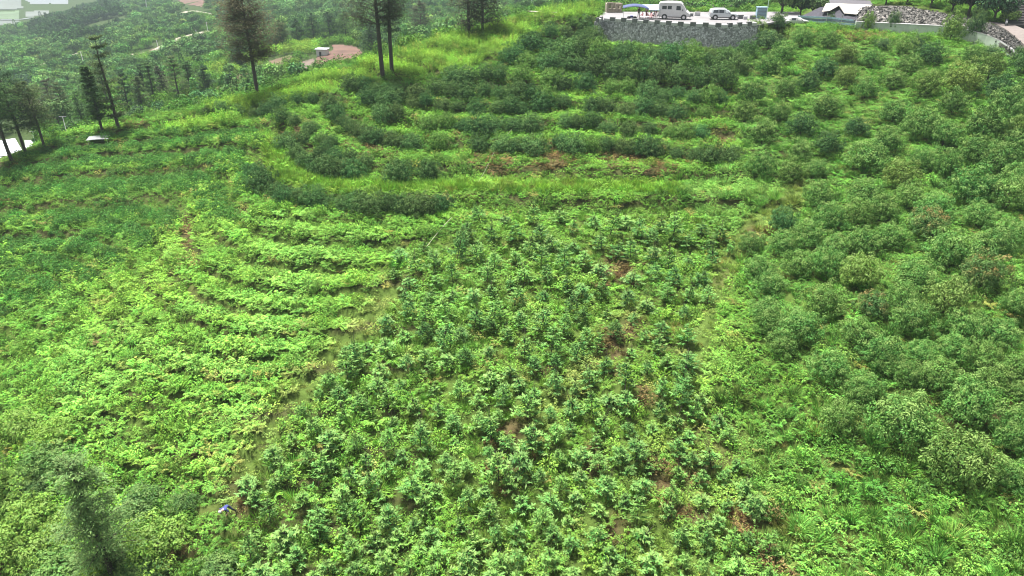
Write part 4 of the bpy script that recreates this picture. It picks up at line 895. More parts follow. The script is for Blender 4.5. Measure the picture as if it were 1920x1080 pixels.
# the conifers near the camera at lower left
conifer(215,1085,9.5,'pine_tree','pine tree','dark wispy pine seen from above in the lower left corner', m_pine(90, 9.0, .06, 3.0, 16, 7, 150, .22, .055, taper=.72, rise=.35, sparse=.15), (.16,.27,.09,0), group='pines near the lower left corner')
conifer(-10,935,8,'pine_tree','pine tree','thin brownish pine cut by the left edge', m_pine(91, 8.5, .1, 1.7, 18, 7, 44, .36, .03, taper=.7), (.06,.066,.035,0), group='pines near the lower left corner')
# round trees behind the car park and up the right-hand bank
BR = [m_farcrown(400 + i, 1500, .42) for i in range(5)]
for me in BR: me.materials[0] = M['leaf_o']
TRL = [m_trunk(1.7, .16, 5, 1.3, 50 + i) for i in range(2)]
XT = [(20,205,165,2.1,(.07,.13,.06,.1),'large soft green tree at the left edge behind the pines'),(62,215,160,1.5,(.10,.10,.06,.1),'brownish tree behind the pines at the left'),(112,236,150,1.5,(.07,.14,.04,.3),'light green tree beside the utility pole'),(140,236,135,1.0,(.055,.12,.04,.2),'mid green tree right of the utility pole'),(235,228,136,.9,(.05,.11,.035,.2),'leafy tree under the broad olive fir'),(262,214,140,.8,(.05,.10,.045,.1),'blue-green tree low on the crest'),
 (85,170,210,1.5,(.045,.10,.05,.1),'tree on the slope below the faint track'),(40,140,260,1.8,(.04,.09,.05,.1),'rounded tree beside the dark wood'),(180,165,190,1.3,(.05,.12,.045,.2),'tree behind the narrow green fir'),(420,105,250,1.5,(.05,.12,.05,.1),'tree left of the tall thin pine'),(375,110,240,1.4,(.06,.13,.05,.2),'tree below the bright ridge'),(520,92,215,1.3,(.05,.11,.045,.1),'tree at the field end across the valley'),(670,82,212,1.1,(.12,.22,.05,.4),'bright bush-like tree above the red earth'),(700,92,205,1.1,(.08,.16,.05,.3),'light tree right of the red earth'),(820,60,290,1.6,(.05,.11,.05,.1),'tree between the tallest pine and the grey-brown tree')]
for i, (a, b_, d, sc_, c, lab) in enumerate(XT):
    P = at(a, b_, d); P[2] = H(P[0], P[1]); e = plant('tree', [(BR[i % 5], 'crown'), (TRL[i % 2], 'trunk')], (P[0], P[1], P[2]), i * 1.7, (sc_, sc_, sc_), c); tag(e, lab, 'tree', 'broadleaf trees beyond the crest')
for i, (a, b_, d, sc_, c, lab) in enumerate([(1145,18,140,1.0,(.09,.16,.04,.3),'light green tree behind the ruined hut'),(1180,12,150,1.3,(.04,.10,.035,.1),'dark tree behind the blue canopy'),(1225,14,150,1.3,(.045,.11,.035,.1),'tree behind the white van'),(1300,26,142,1.35,(.06,.10,.045,.1),'olive tree between the van and the car'),
      (1345,24,146,1.5,(.075,.085,.05,.1),'brownish tree right behind the silver car'),(1385,26,142,1.4,(.06,.13,.04,.2),'green tree right of the silver car'),(1465,24,136,1.4,(.085,.16,.045,.4),'pale green tree above the pale blue cabinet'),(1500,30,134,1.0,(.03,.07,.03,0),'dark round tree left of the dark net'),(1522,26,132,1.0,(.08,.14,.045,.3),'light tree touching the dark net'),
      (1660,5,122,.9,(.14,.26,.05,.5),'bright green tree at the top of the rubble bank'),(1700,2,124,1.0,(.06,.13,.04,.1),'tree above the middle of the rubble bank'),(1785,20,114,.95,(.12,.23,.045,.5),'bright feathery tree right of the rubble bank'),(1815,12,120,1.3,(.02,.05,.025,0),'nearly black tree behind the feathery one'),(1862,30,110,1.15,(.03,.075,.035,0),'dark bushy tree left of the stone steps'),(1890,34,107,.6,(.12,.2,.045,.4),'small light tree touching the stone steps'),(1745,4,122,1.0,(.08,.16,.04,.2),'tree at the top edge between rubble bank and feathery tree'),(1600,-14,134,1.1,(.05,.11,.035,.1),'tree behind the pale canopy roof'),(1835,38,107,.55,(.1,.17,.04,.2),'low tree above the bend of the rubble')]):
    xy = at(a, b_, d)
    if a > 1440: lim = 30 if a < 1610 else float(np.interp(a, [1620,1700,1735,1765,1795,1825,1855,1878], [10,9,12,18,25,32,38,44])); xy = hit([a], [min(b_ + 20 * sc_, lim)])[0]
    e = plant('tree', [(BR[i % 5], 'crown'), (TRL[i % 2], 'trunk')], (xy[0], xy[1], float(H(xy[0], xy[1])) - .5), i * 1.3, (sc_, sc_, sc_ * 1.05), c)
    tag(e, lab, 'tree', 'trees around the car park and the bank beside it')
# ------------------------------------------------------------------ built things
def atY(px, py, Y):
    x, y, z = ray(px, py); d = Y / y; return np.array([x * d, Y, CAMZ + z * d])
class MB:
    def __init__(s): s.V = []; s.F = []
    def box(s, c, sz, rz=0, top=None):
        b_ = len(s.V); cs, sn = math.cos(rz), math.sin(rz); tx, ty = top or (1, 1)
        for k in (-1, 1):
            for i, j in ((-1, -1), (1, -1), (1, 1), (-1, 1)):
                x, y = i * sz[0] / 2 * (tx if k > 0 else 1), j * sz[1] / 2 * (ty if k > 0 else 1)
                s.V.append((c[0] + x * cs - y * sn, c[1] + x * sn + y * cs, c[2] + k * sz[2] / 2))
        for f in ((0,3,2,1),(4,5,6,7),(0,1,5,4),(1,2,6,5),(2,3,7,6),(3,0,4,7)): s.F.append([b_ + q for q in f])
        return s
    def prism(s, poly, z0, z1):
        b_ = len(s.V); n_ = len(poly); s.V += [(x, y, z0) for x, y in poly] + [(x, y, z1) for x, y in poly]
        s.F.append([b_ + i for i in range(n_)][::-1]); s.F.append([b_ + n_ + i for i in range(n_)])
        for i in range(n_): j = (i + 1) % n_; s.F.append([b_ + i, b_ + j, b_ + n_ + j, b_ + n_ + i])
        return s
    def sheet(s, grid, th=.03):
        """grid[r][c] of points -> thin solid sheet"""
        g = np.asarray(grid, float); r, c = g.shape[:2]; b_ = len(s.V)
        for k in (0, 1):
            for p in (g + [0, 0, -th * k]).reshape(-1, 3): s.V.append(tuple(p))
        n_ = r * c; I = lambda i, j, k: b_ + k * n_ + i * c + j
        for i in range(r - 1):
            for j in range(c - 1):
                s.F.append([I(i, j, 0), I(i, j + 1, 0), I(i + 1, j + 1, 0), I(i + 1, j, 0)]); s.F.append([I(i, j, 1), I(i + 1, j, 1), I(i + 1, j + 1, 1), I(i, j + 1, 1)])
        for i in range(r - 1):
            for j in (0, c - 1): s.F.append([I(i, j, 0), I(i + 1, j, 0), I(i + 1, j, 1), I(i, j, 1)])
        for j in range(c - 1):
            for i in (0, r - 1): s.F.append([I(i, j, 0), I(i, j + 1, 0), I(i, j + 1, 1), I(i, j, 1)])
        return s
    def tube(s, pts, rad, sides=7):
        b_ = len(s.V); V, F = tube(pts, rad, sides); s.V += [tuple(v) for v in V]; s.F += [[b_ + q for q in dict.fromkeys(f)] for f in F]; return s
    def build(s, name, mat, parent=None, loc=None, smooth=False, bevel=0):
        me = bpy.data.meshes.new(name); me.from_pydata(s.V, [], s.F); me.validate()
        bm = bmesh.new(); bm.from_mesh(me); bmesh.ops.recalc_face_normals(bm, faces=bm.faces); bm.to_mesh(me); bm.free()
        me.materials.append(mat)
        if smooth: me.polygons.foreach_set('use_smooth', [True] * len(me.polygons))
        o = link(me, name, parent, loc)
        if bevel: m_ = o.modifiers.new('bevel', 'BEVEL'); m_.width = bevel; m_.segments = 2; m_.limit_method = 'ANGLE'
        return o
# car park slab, retaining wall and parapet
mb = MB().prism(DECK, ZD - .25, ZD); tag(mb.build('pavement', M['conc']), kind='structure')
FLn = np.array(DECK[:6]); outl = []
for i in range(len(FLn)):
    t = unit((FLn[min(i + 1, 5)] - FLn[max(i - 1, 0)])[None])[0]; outl.append((t[1], -t[0]))
outl = np.array(outl)
def offs(k): return FLn + outl * k
wm = MB(); fine = []
for a, b_ in zip(FLn[:-1], FLn[1:]):
    L = np.linalg.norm(b_ - a); m_ = max(2, int(L / 1.2))
    for i in range(m_): fine.append(a + (b_ - a) * i / m_)
fine.append(FLn[-1]); fine = np.array(fine); ft = np.gradient(fine, axis=0); ft = unit(ft); fo = np.stack([ft[:, 1], -ft[:, 0]], 1)
lo = fine + fo * .75; hi = fine + fo * .06; inn = fine - fo * .35
poly = []
for i in range(len(fine)):
    wm.V += [(lo[i][0], lo[i][1], ZD - 6), (hi[i][0], hi[i][1], ZD - .02), (inn[i][0], inn[i][1], ZD - .02), (inn[i][0], inn[i][1], ZD - 6)]
for i in range(len(fine) - 1):
    a = 4 * i; b_ = a + 4
    for q in range(4): wm.F.append([a + q, a + (q + 1) % 4, b_ + (q + 1) % 4, b_ + q])
wm.F += [[0, 1, 2, 3], [len(wm.V) - 4 + q for q in range(4)][::-1]]
wall = empty('stone_retaining_wall', (0, 0, 0)); tag(wall, 'grey rubble-stone retaining wall holding up the car park', 'retaining wall'); wm.build('wall', M['stonewall'], wall)
sg = MB()
side = [tuple(fine[0] + fo[0] * .05), tuple(fine[0] + fo[0] * .05 + np.array([.4, 0])), (DECK[-1][0] + .2, DECK[-1][1]), (DECK[-1][0] - .2, DECK[-1][1])]
par = empty('parapet', (0, 0, 0)); tag(par, 'low parapet of alternating white and grey blocks along the stone wall top', 'parapet')
seg = np.linalg.norm(np.diff(fine, axis=0), axis=1); cum = np.r_[0, np.cumsum(seg)]; s0 = .25; k = 0
while s0 < cum[-1] - 1.6:
    ln = 1.02 if k % 2 else .88; mid = s0 + ln / 2; i = min(np.searchsorted(cum, mid) - 1, len(seg) - 1); t_ = (mid - cum[i]) / seg[i]; p = fine[i] + (fine[i + 1] - fine[i]) * t_
    ang = math.atan2(*(fine[i + 1] - fine[i])[::-1])
    if k % 2: MB().box((p[0], p[1], ZD + .10), (ln + .004, .30, .46), ang).build('white_block', M['whitewash'], par, bevel=.02)
    else: MB().box((p[0] - fo[i][0] * .06, p[1] - fo[i][1] * .06, ZD + .24), (ln, .34, .60), ang).build('grey_block', M['concg'], par, bevel=.02)
    s0 += ln; k += 1
for i, (a, b_) in enumerate([(1307, 29.5), (1388, 35), (1411, 36), (1397, 36.5), (1340, 30), (1296, 31)]):
    p = atz(a, b_, ZD); e = MB().box((p[0], p[1], ZD + .3), (.95 if i < 3 else .6, .4, .62 if i < 3 else .45), 0).build('concrete_block', M['whitewash' if i in (0, 3, 4) else 'concg'], None, bevel=.03)
    tag(e, ['white kerb block between van and car', 'grey kerb block just ahead of the car bonnet', 'rightmost grey kerb block on the car park edge', 'white kerb block between two grey ones', 'white kerb block hidden behind the car tail', 'dark-sided kerb block by the van bonnet'][i], 'kerb block', 'blocks along the rear edge of the car park')
def vehicle(name, loc, rz, st, paint, wheels, wr, wins, label, cat, extras):
    """st: stations (x, half width low, z low, half width belt, z belt, half width roof, z roof)"""
    e = empty(name, loc, rz); V = []; F = []; n_ = 10
    for (x, w0, z0, w1, z1, w2, z2) in st:
        half = [(w0 * .9, z0), (w0, z0 + .12), (w1, z1), (w2, z2 - .09), (w2 - .14, z2)]
        V += [(x, y, z) for y, z in half] + [(x, -y, z) for y, z in half[::-1]]
    for i in range(len(st) - 1):
        for k in range(n_): F.append([i * n_ + k, i * n_ + (k + 1) % n_, (i + 1) * n_ + (k + 1) % n_, (i + 1) * n_ + k])
    F += [list(range(n_))[::-1], [len(V) - n_ + k for k in range(n_)]]
    b_ = MB(); b_.V = V; b_.F = F; body = b_.build('body', M[paint], e, smooth=False, bevel=.04)
    S = np.array(st)
    def yz(x, t):  # point on the flank between belt (0) and roof (1)
        r_ = [np.interp(x, S[:, 0], S[:, k]) for k in range(7)]; return r_[3] + (r_[5] - r_[3]) * t, r_[4] + (r_[6] - .09 - r_[4]) * t
    for sgn in (1, -1):
        for (xa, xb, xc, xd, t0, t1) in wins:      # bottom xa-xb, top xc-xd
            q = []
            for x, t in ((xa, t0), (xb, t0), (xd, t1), (xc, t1)): y, z = yz(x, t); q.append((x, sgn * (y + .012), z))
            m_ = MB(); m_.V = q + [(p[0], p[1] - sgn * .03, p[2]) for p in q]; m_.F = [[0, 1, 2, 3], [7, 6, 5, 4], [0, 4, 5, 1], [1, 5, 6, 2], [2, 6, 7, 3], [3, 7, 4, 0]]; m_.build('window', M['glass'], e)
    for x in wheels:
        for sgn in (1, -1):
            y = sgn * (np.interp(x, S[:, 0], S[:, 1]) - .04); ya = sgn * (np.interp(x, S[:, 0], S[:, 3]) - .02); MB().tube([(x, ya - sgn * .1, wr + .02), (x, ya + sgn * .03, wr + .02)], [wr * 1.24, wr * 1.24], 22).build('wheel_arch', M['dark'], e); m_ = MB(); m_.tube([(x, y - .11, wr), (x, y + .11, wr)], [wr, wr], 20); w_ = m_.build('wheel', M['tyre'], e)
            m2 = MB(); m2.tube([(x, y + sgn * .10, wr), (x, y + sgn * .135, wr)], [wr * .62, wr * .55], 14); m2.build('rim', M['rim'], w_)
    for nm, mt, c, sz in extras: MB().box(c, sz).build(nm, M[mt], e, bevel=.02)
    tag(e, label, cat); return e
def onground(px, py): p = atz(px, py, ZD); return (p[0], p[1], ZD)
van = vehicle('camper_van', onground(1263, 35.5), R(-14), [(-2.55,.88,.45,.93,1.35,.80,2.45),(-2.35,.93,.38,.97,1.35,.86,2.62),(-1.2,.95,.36,.98,1.35,.88,2.72),(.2,.95,.36,.98,1.35,.88,2.72),(1.0,.95,.36,.98,1.35,.86,2.62),(1.45,.95,.36,.97,1.32,.80,2.2),(2.0,.93,.38,.95,1.22,.72,1.45),(2.45,.88,.45,.9,.95,.75,1.1),(2.6,.8,.5,.82,.85,.7,.95)],
   'white', (-1.5, 1.62), .37, [(-2.0,-1.25,-2.0,-1.25,.18,.58),(-1.1,-.45,-1.1,-.45,.18,.58),(.3,1.05,.3,.95,.1,.62)], 'tall white camper van with small windows beside the blue canopy', 'van',
   [('bumper','dark',(2.62,0,.5),(.16,1.7,.22)),('rear_bumper','dark',(-2.6,0,.5),(.14,1.7,.2)),('headlight','rim',(2.56,.6,.82),(.1,.3,.16)),('headlight','rim',(2.56,-.6,.82),(.1,.3,.16)),('mirror','dark',(1.35,-1.08,1.5),(.12,.2,.26)),('mirror','dark',(1.35,1.08,1.5),(.12,.2,.26)),('awning_rail','white',(-.6,-.95,2.5),(2.6,.1,.1)),('sill','dark',(.05,-.93,.36),(2.4,.06,.14)),('grille','dark',(2.615,0,.85),(.06,.8,.16))])
q_ = [(1.5,.62,2.24),(2.0,.62,1.52)]
wsh = MB(); wsh.V = [(1.33,-.6,2.39),(1.33,.6,2.39),(2.0,.62,1.50),(2.0,-.62,1.50),(1.30,-.6,2.34),(1.30,.6,2.34),(1.97,.62,1.45),(1.97,-.62,1.45)]; wsh.F = [[0,1,2,3],[7,6,5,4],[0,4,5,1],[1,5,6,2],[2,6,7,3],[3,7,4,0]]; wsh.build('windscreen', M['glass'], van)
suv = vehicle('parked_car', onground(1355, 36), R(-5), [(-2.28,.78,.5,.82,.95,.6,1.15),(-2.2,.86,.42,.9,1.02,.62,1.5),(-1.95,.9,.36,.93,1.03,.66,1.64),(-1.0,.92,.34,.94,1.0,.69,1.7),(.1,.92,.34,.94,.98,.68,1.66),(.75,.92,.34,.94,.97,.64,1.42),(1.2,.92,.34,.93,.96,.66,1.08),(1.9,.9,.36,.91,.88,.66,.97),(2.2,.84,.4,.86,.8,.62,.88),(2.3,.76,.45,.78,.72,.6,.8)],
   'silver', (-1.42, 1.42), .36, [(-1.85,-.95,-1.75,-1.0,.12,.85),(-.88,-.05,-.88,-.05,.1,.9),(.03,1.0,.03,.42,.1,.85)], 'silver compact SUV parked side-on on the car park', 'car',
   [('bumper','silver',(2.27,0,.5),(.14,1.5,.2)),('headlight','rim',(2.2,.6,.78),(.12,.3,.12)),('headlight','rim',(2.2,-.6,.78),(.12,.3,.12)),('mirror','dark',(.85,-1.0,1.08),(.12,.16,.12)),('mirror','dark',(.85,1.0,1.08),(.12,.16,.12)),('tail_light','cloth_red',(-2.24,.72,1.0),(.08,.16,.2)),('tail_light','cloth_red',(-2.24,-.72,1.0),(.08,.16,.2)),('sill','dark',(0,-.9,.36),(2.1,.06,.12)),('roof_rail','rim',(-.7,-.58,1.72),(2.0,.04,.04)),('roof_rail','rim',(-.7,.58,1.72),(2.0,.04,.04))])
wsh = MB(); wsh.V = [(.42,-.52,1.6),(.42,.52,1.6),(1.16,.58,1.12),(1.16,-.58,1.12),(.4,-.52,1.54),(.4,.52,1.54),(1.12,.58,1.07),(1.12,-.58,1.07)]; wsh.F = [[0,1,2,3],[7,6,5,4],[0,4,5,1],[1,5,6,2],[2,6,7,3],[3,7,4,0]]; wsh.build('windscreen', M['glass'], suv)
p = at(1492, 41, 113); car2 = vehicle('parked_car', (p[0], p[1], float(max(H(p[0], p[1]), p[2] - 1.5))), R(8), [(-2.1,.7,.5,.78,.85,.6,.95),(-1.9,.8,.36,.86,.92,.62,1.05),(-1.3,.82,.34,.88,.92,.62,1.42),(-.2,.82,.34,.88,.9,.62,1.45),(.5,.82,.34,.88,.9,.6,1.3),(1.1,.82,.34,.86,.86,.62,.96),(1.9,.78,.38,.82,.76,.6,.82),(2.1,.7,.42,.74,.7,.55,.74)],
   'white', (-1.3, 1.3), .32, [(-1.3,-.45,-1.15,-.45,.1,.85),(-.35,.75,-.35,.3,.1,.85)], 'white car half hidden by shrubs beside the blue-grey fence', 'car', [('mirror','dark',(.6,-.92,.98),(.1,.14,.1)),('bumper','white',(2.08,0,.46),(.1,1.3,.18))])
# blue canopy, left of the van
can = empty('canopy', (0, 0, 0)); tag(can, 'blue canopy, navy on the left and light blue on the right, next to the van', 'canopy')
Y0 = atz(1215, 36, ZD)[1]
g = [[atY(1168 + 49 * t, 15.5 - 4.5 * math.sin(math.pi * t) + 2 * t - 5.2 * r_, Y0 + 1.6 * r_) for t in np.linspace(0, 1, 9)] for r_ in (0, .5, 1)]
MB().sheet(g).build('navy_awning', M['navy'], can, smooth=True)
g = [[atY(a0 + (a1 - a0) * t, b0 + .6 * math.sin(math.pi * t), Y) for t in np.linspace(0, 1, 6)] for (a0, a1, b0, Y) in ((1217, 1240, 18.5, Y0 - .1), (1208, 1240, 13.5, Y0 + .9), (1196, 1240, 8, Y0 + 2.0))]
MB().sheet(g).build('light_blue_roof', M['sky_blue'], can, smooth=True)
for a, b_, Y in ((1170, 14, Y0), (1216, 17, Y0 - .1), (1238, 17, Y0 - .1), (1200, 9, Y0 + 1.9)):
    t = atY(a, b_, Y); MB().tube([(t[0], t[1], ZD), tuple(t)], [.03, .025], 6).build('post', M['pole'], can)
# people
def person(loc, rz, joints, edges, cols, label, scale=1.0, extra=None):
    """joints: name -> (x, y, z, radius, colour); grown as one skinned body"""
    e = empty('person', loc, rz, scale); names = list(joints); me = bpy.data.meshes.new('body'); me.from_pydata([joints[k][:3] for k in names], [(names.index(a), names.index(b)) for a, b in edges], [])
    o = bpy.data.objects.new('body_tmp', me); COL.objects.link(o); m1 = o.modifiers.new('skin', 'SKIN'); m1.use_smooth_shade = True; sv = me.skin_vertices[0].data
    for i, k in enumerate(names): r_ = joints[k][3]; sv[i].radius = (r_, r_ * (.72 if k in ('chest', 'belly') else 1)); sv[i].use_root = (k == 'pelvis')
    m2 = o.modifiers.new('sub', 'SUBSURF'); m2.levels = m2.render_levels = 1
    bpy.context.view_layer.update(); ev = o.evaluated_get(bpy.context.evaluated_depsgraph_get()); bme = bpy.data.meshes.new_from_object(ev); bpy.data.objects.remove(o)
    bme.materials.clear(); keys = sorted({v[4] for v in joints.values()})
    for k in keys: bme.materials.append(M[k])
    P0 = np.array([joints[a][:3] for a, b in edges]); P1 = np.array([joints[b][:3] for a, b in edges]); ck = [keys.index(joints[b][4]) for a, b in edges]
    for f in bme.polygons:
        c = np.array(f.center); d = P1 - P0; t = np.clip(((c - P0) * d).sum(1) / ((d * d).sum(1) + 1e-9), 0, 1); dd_ = np.linalg.norm(P0 + d * t[:, None] - c, axis=1); f.material_index = ck[int(dd_.argmin())]
    b_ = link(bme, 'body', e)
    if 'head' in joints:
        h = joints['head']; hm = MB(); hm.tube([(h[0], h[1], h[2] - .02), (h[0], h[1] + .01, h[2] + .07), (h[0], h[1] + .015, h[2] + .125)], [.118, .11, .05], 10); hm.build('hair' if extra is None else 'hat', M[extra or 'hair'], e, smooth=True)
    tag(e, label, 'person', 'people under the blue canopy' if 'canopy' in label else None); return e
ED = [('pelvis','belly'),('belly','chest'),('chest','neck'),('neck','head'),('chest','ls'),('ls','le'),('le','lw'),('lw','lh'),('chest','rs'),('rs','re'),('re','rw'),('rw','rh'),('pelvis','lhip'),('lhip','lk'),('lk','la'),('la','lt'),('pelvis','rhip'),('rhip','rk'),('rk','ra'),('ra','rt')]
def stand(top, bot, arms=0.):
    s_, sk = 'skin', 'skin'; J = {}
    J['pelvis'] = (0,0,.95,.13,bot); J['belly'] = (0,0,1.12,.13,top); J['chest'] = (0,0,1.33,.15,top); J['neck'] = (0,0,1.5,.055,sk); J['head'] = (0,-.02,1.63,.095,sk)
    for n_, q in (('l', 1), ('r', -1)):
        J[n_+'s'] = (q*.18,0,1.40,.065,top); J[n_+'e'] = (q*(.24+arms*.1),-.05-arms*.12,1.13,.045,top); J[n_+'w'] = (q*.22,-.14-arms*.25,.95+arms*.2,.034,sk); J[n_+'h'] = (q*.21,-.2-arms*.27,.88+arms*.22,.03,sk)
        J[n_+'hip'] = (q*.09,0,.88,.095,bot); J[n_+'k'] = (q*.11,-.03,.48,.065,bot); J[n_+'a'] = (q*.12,0,.08,.045,bot); J[n_+'t'] = (q*.13,-.16,.03,.04,'dark')
    return J
def sit(top, bot):
    J = stand(top, bot, .8)
    for k in list(J):
        if k[1:] not in ('hip', 'k', 'a', 't'): v = J[k]; J[k] = (v[0], v[1], v[2] - .45) + v[3:]
    for n_, q in (('l', 1), ('r', -1)):
        J[n_+'hip'] = (q*.1,-.02,.48,.095,bot); J[n_+'k'] = (q*.13,-.44,.5,.068,bot); J[n_+'a'] = (q*.13,-.42,.08,.045,bot); J[n_+'t'] = (q*.13,-.58,.03,.04,'dark')
    return J
PE = [(1197,33.5,0,'stand','cloth_black','cloth_black','person in black standing leftmost under the blue canopy'),(1211,32,1,'stand','cloth_grey','cloth_black','person in grey standing at the back of the blue canopy'),(1220,31.5,2,'stand','cloth_black','cloth_denim','black-topped person standing beside the canopy post'),
      (1230,33,3,'stand','cloth_grey','cloth_red','person in grey top and dark red trousers at the van end of the canopy'),(1204,36.5,4,'sit','cloth_pink','cloth_cream','seated person in pink on the left under the canopy'),(1221,37,5,'sit','cloth_pink','cloth_pink','person all in pink seated nearest the parapet under the canopy'),(1212,35.5,1.5,'sit','cloth_red','cloth_black','seated person in dark red at the canopy middle'),(1226,35,4.4,'sit','cloth_black','cloth_red','seated black-haired person in black near the van under the canopy')]
for a, b_, rz, kd, c1, c2, lab in PE:
    g_ = onground(a, b_); person(g_, rz, stand(c1, c2, (rz * .37) % 1) if kd == 'stand' else sit(c1, c2), ED, None, lab)
    if kd == 'sit':
        st_ = empty('stool', g_, rz); MB().box((0, .04, .40), (.34, .34, .05)).build('seat', M['cloth_red' if rz > 3 else 'cloth_blue'], st_, bevel=.01)
        for i_ in (-1, 1):
            for j_ in (-1, 1): MB().tube([(i_ * .15, .04 + j_ * .15, 0), (i_ * .12, .04 + j_ * .12, .38)], [.015, .015], 5).build('leg', M['pole'], st_)
        tag(st_, 'low stool under ' + lab, 'stool', 'stools under the blue canopy')
tb = empty('folding_table', onground(1208, 37.5), .1); MB().box((0, 0, .55), (1.5, .8, .04)).build('tabletop', M['cloth_pink'], tb)
for i_ in (-1, 1):
    for j_ in (-1, 1): MB().tube([(i_ * .65, j_ * .33, 0), (i_ * .6, j_ * .3, .53)], [.02, .02], 5).build('leg', M['pole'], tb)
tag(tb, 'low pale pink table in front of the seated people', 'table')
for i, (a, b_) in enumerate([(1184, 33), (1190, 34.5), (1179, 34)]):
    tag(MB().box((*onground(a, b_)[:2], ZD + .16), (.75, .5, .32), i * .5, (.6, .7)).build('bag', M['cloth_black' if i else 'cloth_blue'], None, bevel=.06), ['dark blue bag lying left of the canopy', 'black bag nearest the canopy people', 'leftmost black bag on the car park'][i], 'bag', 'bags left of the canopy')
# the person walking up the slope, lower left: bent forward, feet apart, white hat
P = hit([430], [968])[0]
J = {}; T_, B_ = 'cloth_blue', 'cloth_denim'
J['pelvis'] = (0,.05,.88,.14,B_); J['belly'] = (.02,-.16,.97,.14,T_); J['chest'] = (.02,-.4,1.0,.165,T_); J['neck'] = (-.06,-.56,.98,.06,'skin'); J['head'] = (-.14,-.68,.95,.10,'skin')
J['ls'] = (.2,-.42,.99,.07,T_); J['le'] = (.34,-.40,.78,.05,T_); J['lw'] = (.24,-.58,.62,.036,'skin'); J['lh'] = (.2,-.64,.56,.032,'skin')
J['rs'] = (-.16,-.42,.98,.07,T_); J['re'] = (-.36,-.3,.86,.05,T_); J['rw'] = (-.42,-.42,.68,.036,'skin'); J['rh'] = (-.42,-.48,.6,.032,'skin')
J['lhip'] = (.1,.06,.82,.10,B_); J['lk'] = (.3,.12,.48,.07,B_); J['la'] = (.38,.36,.12,.05,'cloth_black'); J['lt'] = (.42,.22,.06,.045,'dark')
J['rhip'] = (-.1,.06,.82,.10,B_); J['rk'] = (-.3,.14,.48,.07,B_); J['ra'] = (-.44,.34,.12,.05,'cloth_black'); J['rt'] = (-.48,.2,.06,.045,'dark')
pw = person((P[0], P[1], float(H(P[0], P[1])) + .12), R(-8), J, ED, None, 'person in dark blue with a white hat, bent forward on the slope, lower left', .84, 'white')
# ruined hut behind the left end of the car park
Yh = DECK[-1][1] - 1.2; c0 = atY(1137, 23, Yh); c1 = atY(1166, 23, Yh); W_ = c1[0] - c0[0]; zb = ZD
hut = empty('ruined_hut', (c0[0], Yh, zb)); tag(hut, 'roofless ruined plaster hut at the left rear of the car park', 'ruin')
MB().box((.15, 0, .8), (.3, .3, 1.7)).box((W_ / 2, 0, .32), (W_ - .6, .28, .7)).box((.95, 0, 1.1), (.35, .27, .9)).box((1.75, 0, 1.05), (.5, .26, .8)).box((W_ - .15, 0, .75), (.3, .3, 1.55)).box((.65, 0, 1.6), (.7, .26, .16)).box((W_ - .7, 0, 1.3), (.9, .24, .35)).build('front_wall', M['brick'], hut, bevel=.02)
MB().box((W_ / 2, 2.2, .7), (W_, .25, 1.4)).box((.12, 1.1, .7), (.24, 1.9, 1.4)).box((W_ - .12, 1.1, .6), (.24, 1.9, 1.2)).build('back_wall', M['brick'], hut, bevel=.02)
# lamp pole and pale blue cabinet at the right end of the car park
p = atz(1436, 36, ZD); lp = empty('lamp_post', (p[0], p[1], ZD)); tag(lp, 'pale green lamp post rising out of the frame by the blue cabinet', 'lamp post')
MB().tube([(0, 0, 0), (0, 0, 6)], [.07, .045], 10).build('pole', M['greensteel'], lp, smooth=True); MB().box((-.5, 0, 6), (1.1, .2, .1)).build('lamp_head', M['white'], lp, bevel=.02); MB().box((0, 0, .05), (.3, .3, .1)).build('base', M['greensteel'], lp)
p = atz(1426, 34, ZD); cb = empty('cabinet', (p[0], p[1], ZD)); tag(cb, 'pale blue slatted cabinet behind the shrub at the car park end', 'cabinet')
MB().box((0, 0, .85), (1.7, .8, 1.7)).build('casing', M['paleblue'], cb, bevel=.02)
for i in range(7): MB().box((0, -.41, .25 + i * .21), (1.55, .03, .12)).build('slat', M['bluegrey'], cb)
MB().box((0, 0, 1.73), (1.85, .95, .06)).build('roof', M['paleblue'], cb)
# blue-grey sheet fence
fe = empty('sheet_fence', (0, 0, 0)); tag(fe, 'blue-grey horizontal sheet fence below the pale canopy', 'fence')
A = [(1496, 29, 45, 116), (1560, 32, 50, 112), (1624, 39, 56, 107)]
T0 = [at(a, t, d) for a, t, b_, d in A]; B0 = [at(a, b_, d) * [1, 1, 1] for a, t, b_, d in A]
for i in range(5):
    for j in range(2):
        g = [[np.r_[T0[j + q][:2], (T0[j + q] * (1 - f_) + np.r_[T0[j + q][:2], B0[j + q][2] - .3] * f_)[2]] for q in (0, 1)] for f_ in (i / 5 + .01, (i + 1) / 5 - .025)]
        m_ = MB(); g = np.array(g); off = np.array([0, .04 + .02 * (i % 2), 0]); m_.V = [tuple(v) for v in g.reshape(-1, 3)] + [tuple(v + off) for v in g.reshape(-1, 3)]
        m_.F = [[0, 1, 3, 2], [4, 6, 7, 5], [0, 4, 5, 1], [2, 3, 7, 6], [0, 2, 6, 4], [1, 5, 7, 3]]; m_.build('sheet', M['bluegrey'] if i % 2 else M['paleblue'], fe)
for a, t, b_, d in [(1552, 24, 50, 112), (1580, 26, 56, 109.5), (1497, 28, 46, 115.8), (1622, 36, 57, 106.9)]:
    q = at(a, t, d); q2 = at(a, b_, d); MB().tube([(q[0], q[1] - .08, min(q2[2], q[2] - 2) - .5), (q[0], q[1] - .08, q[2])], [.06, .05], 6).build('post', M['pole'], fe)
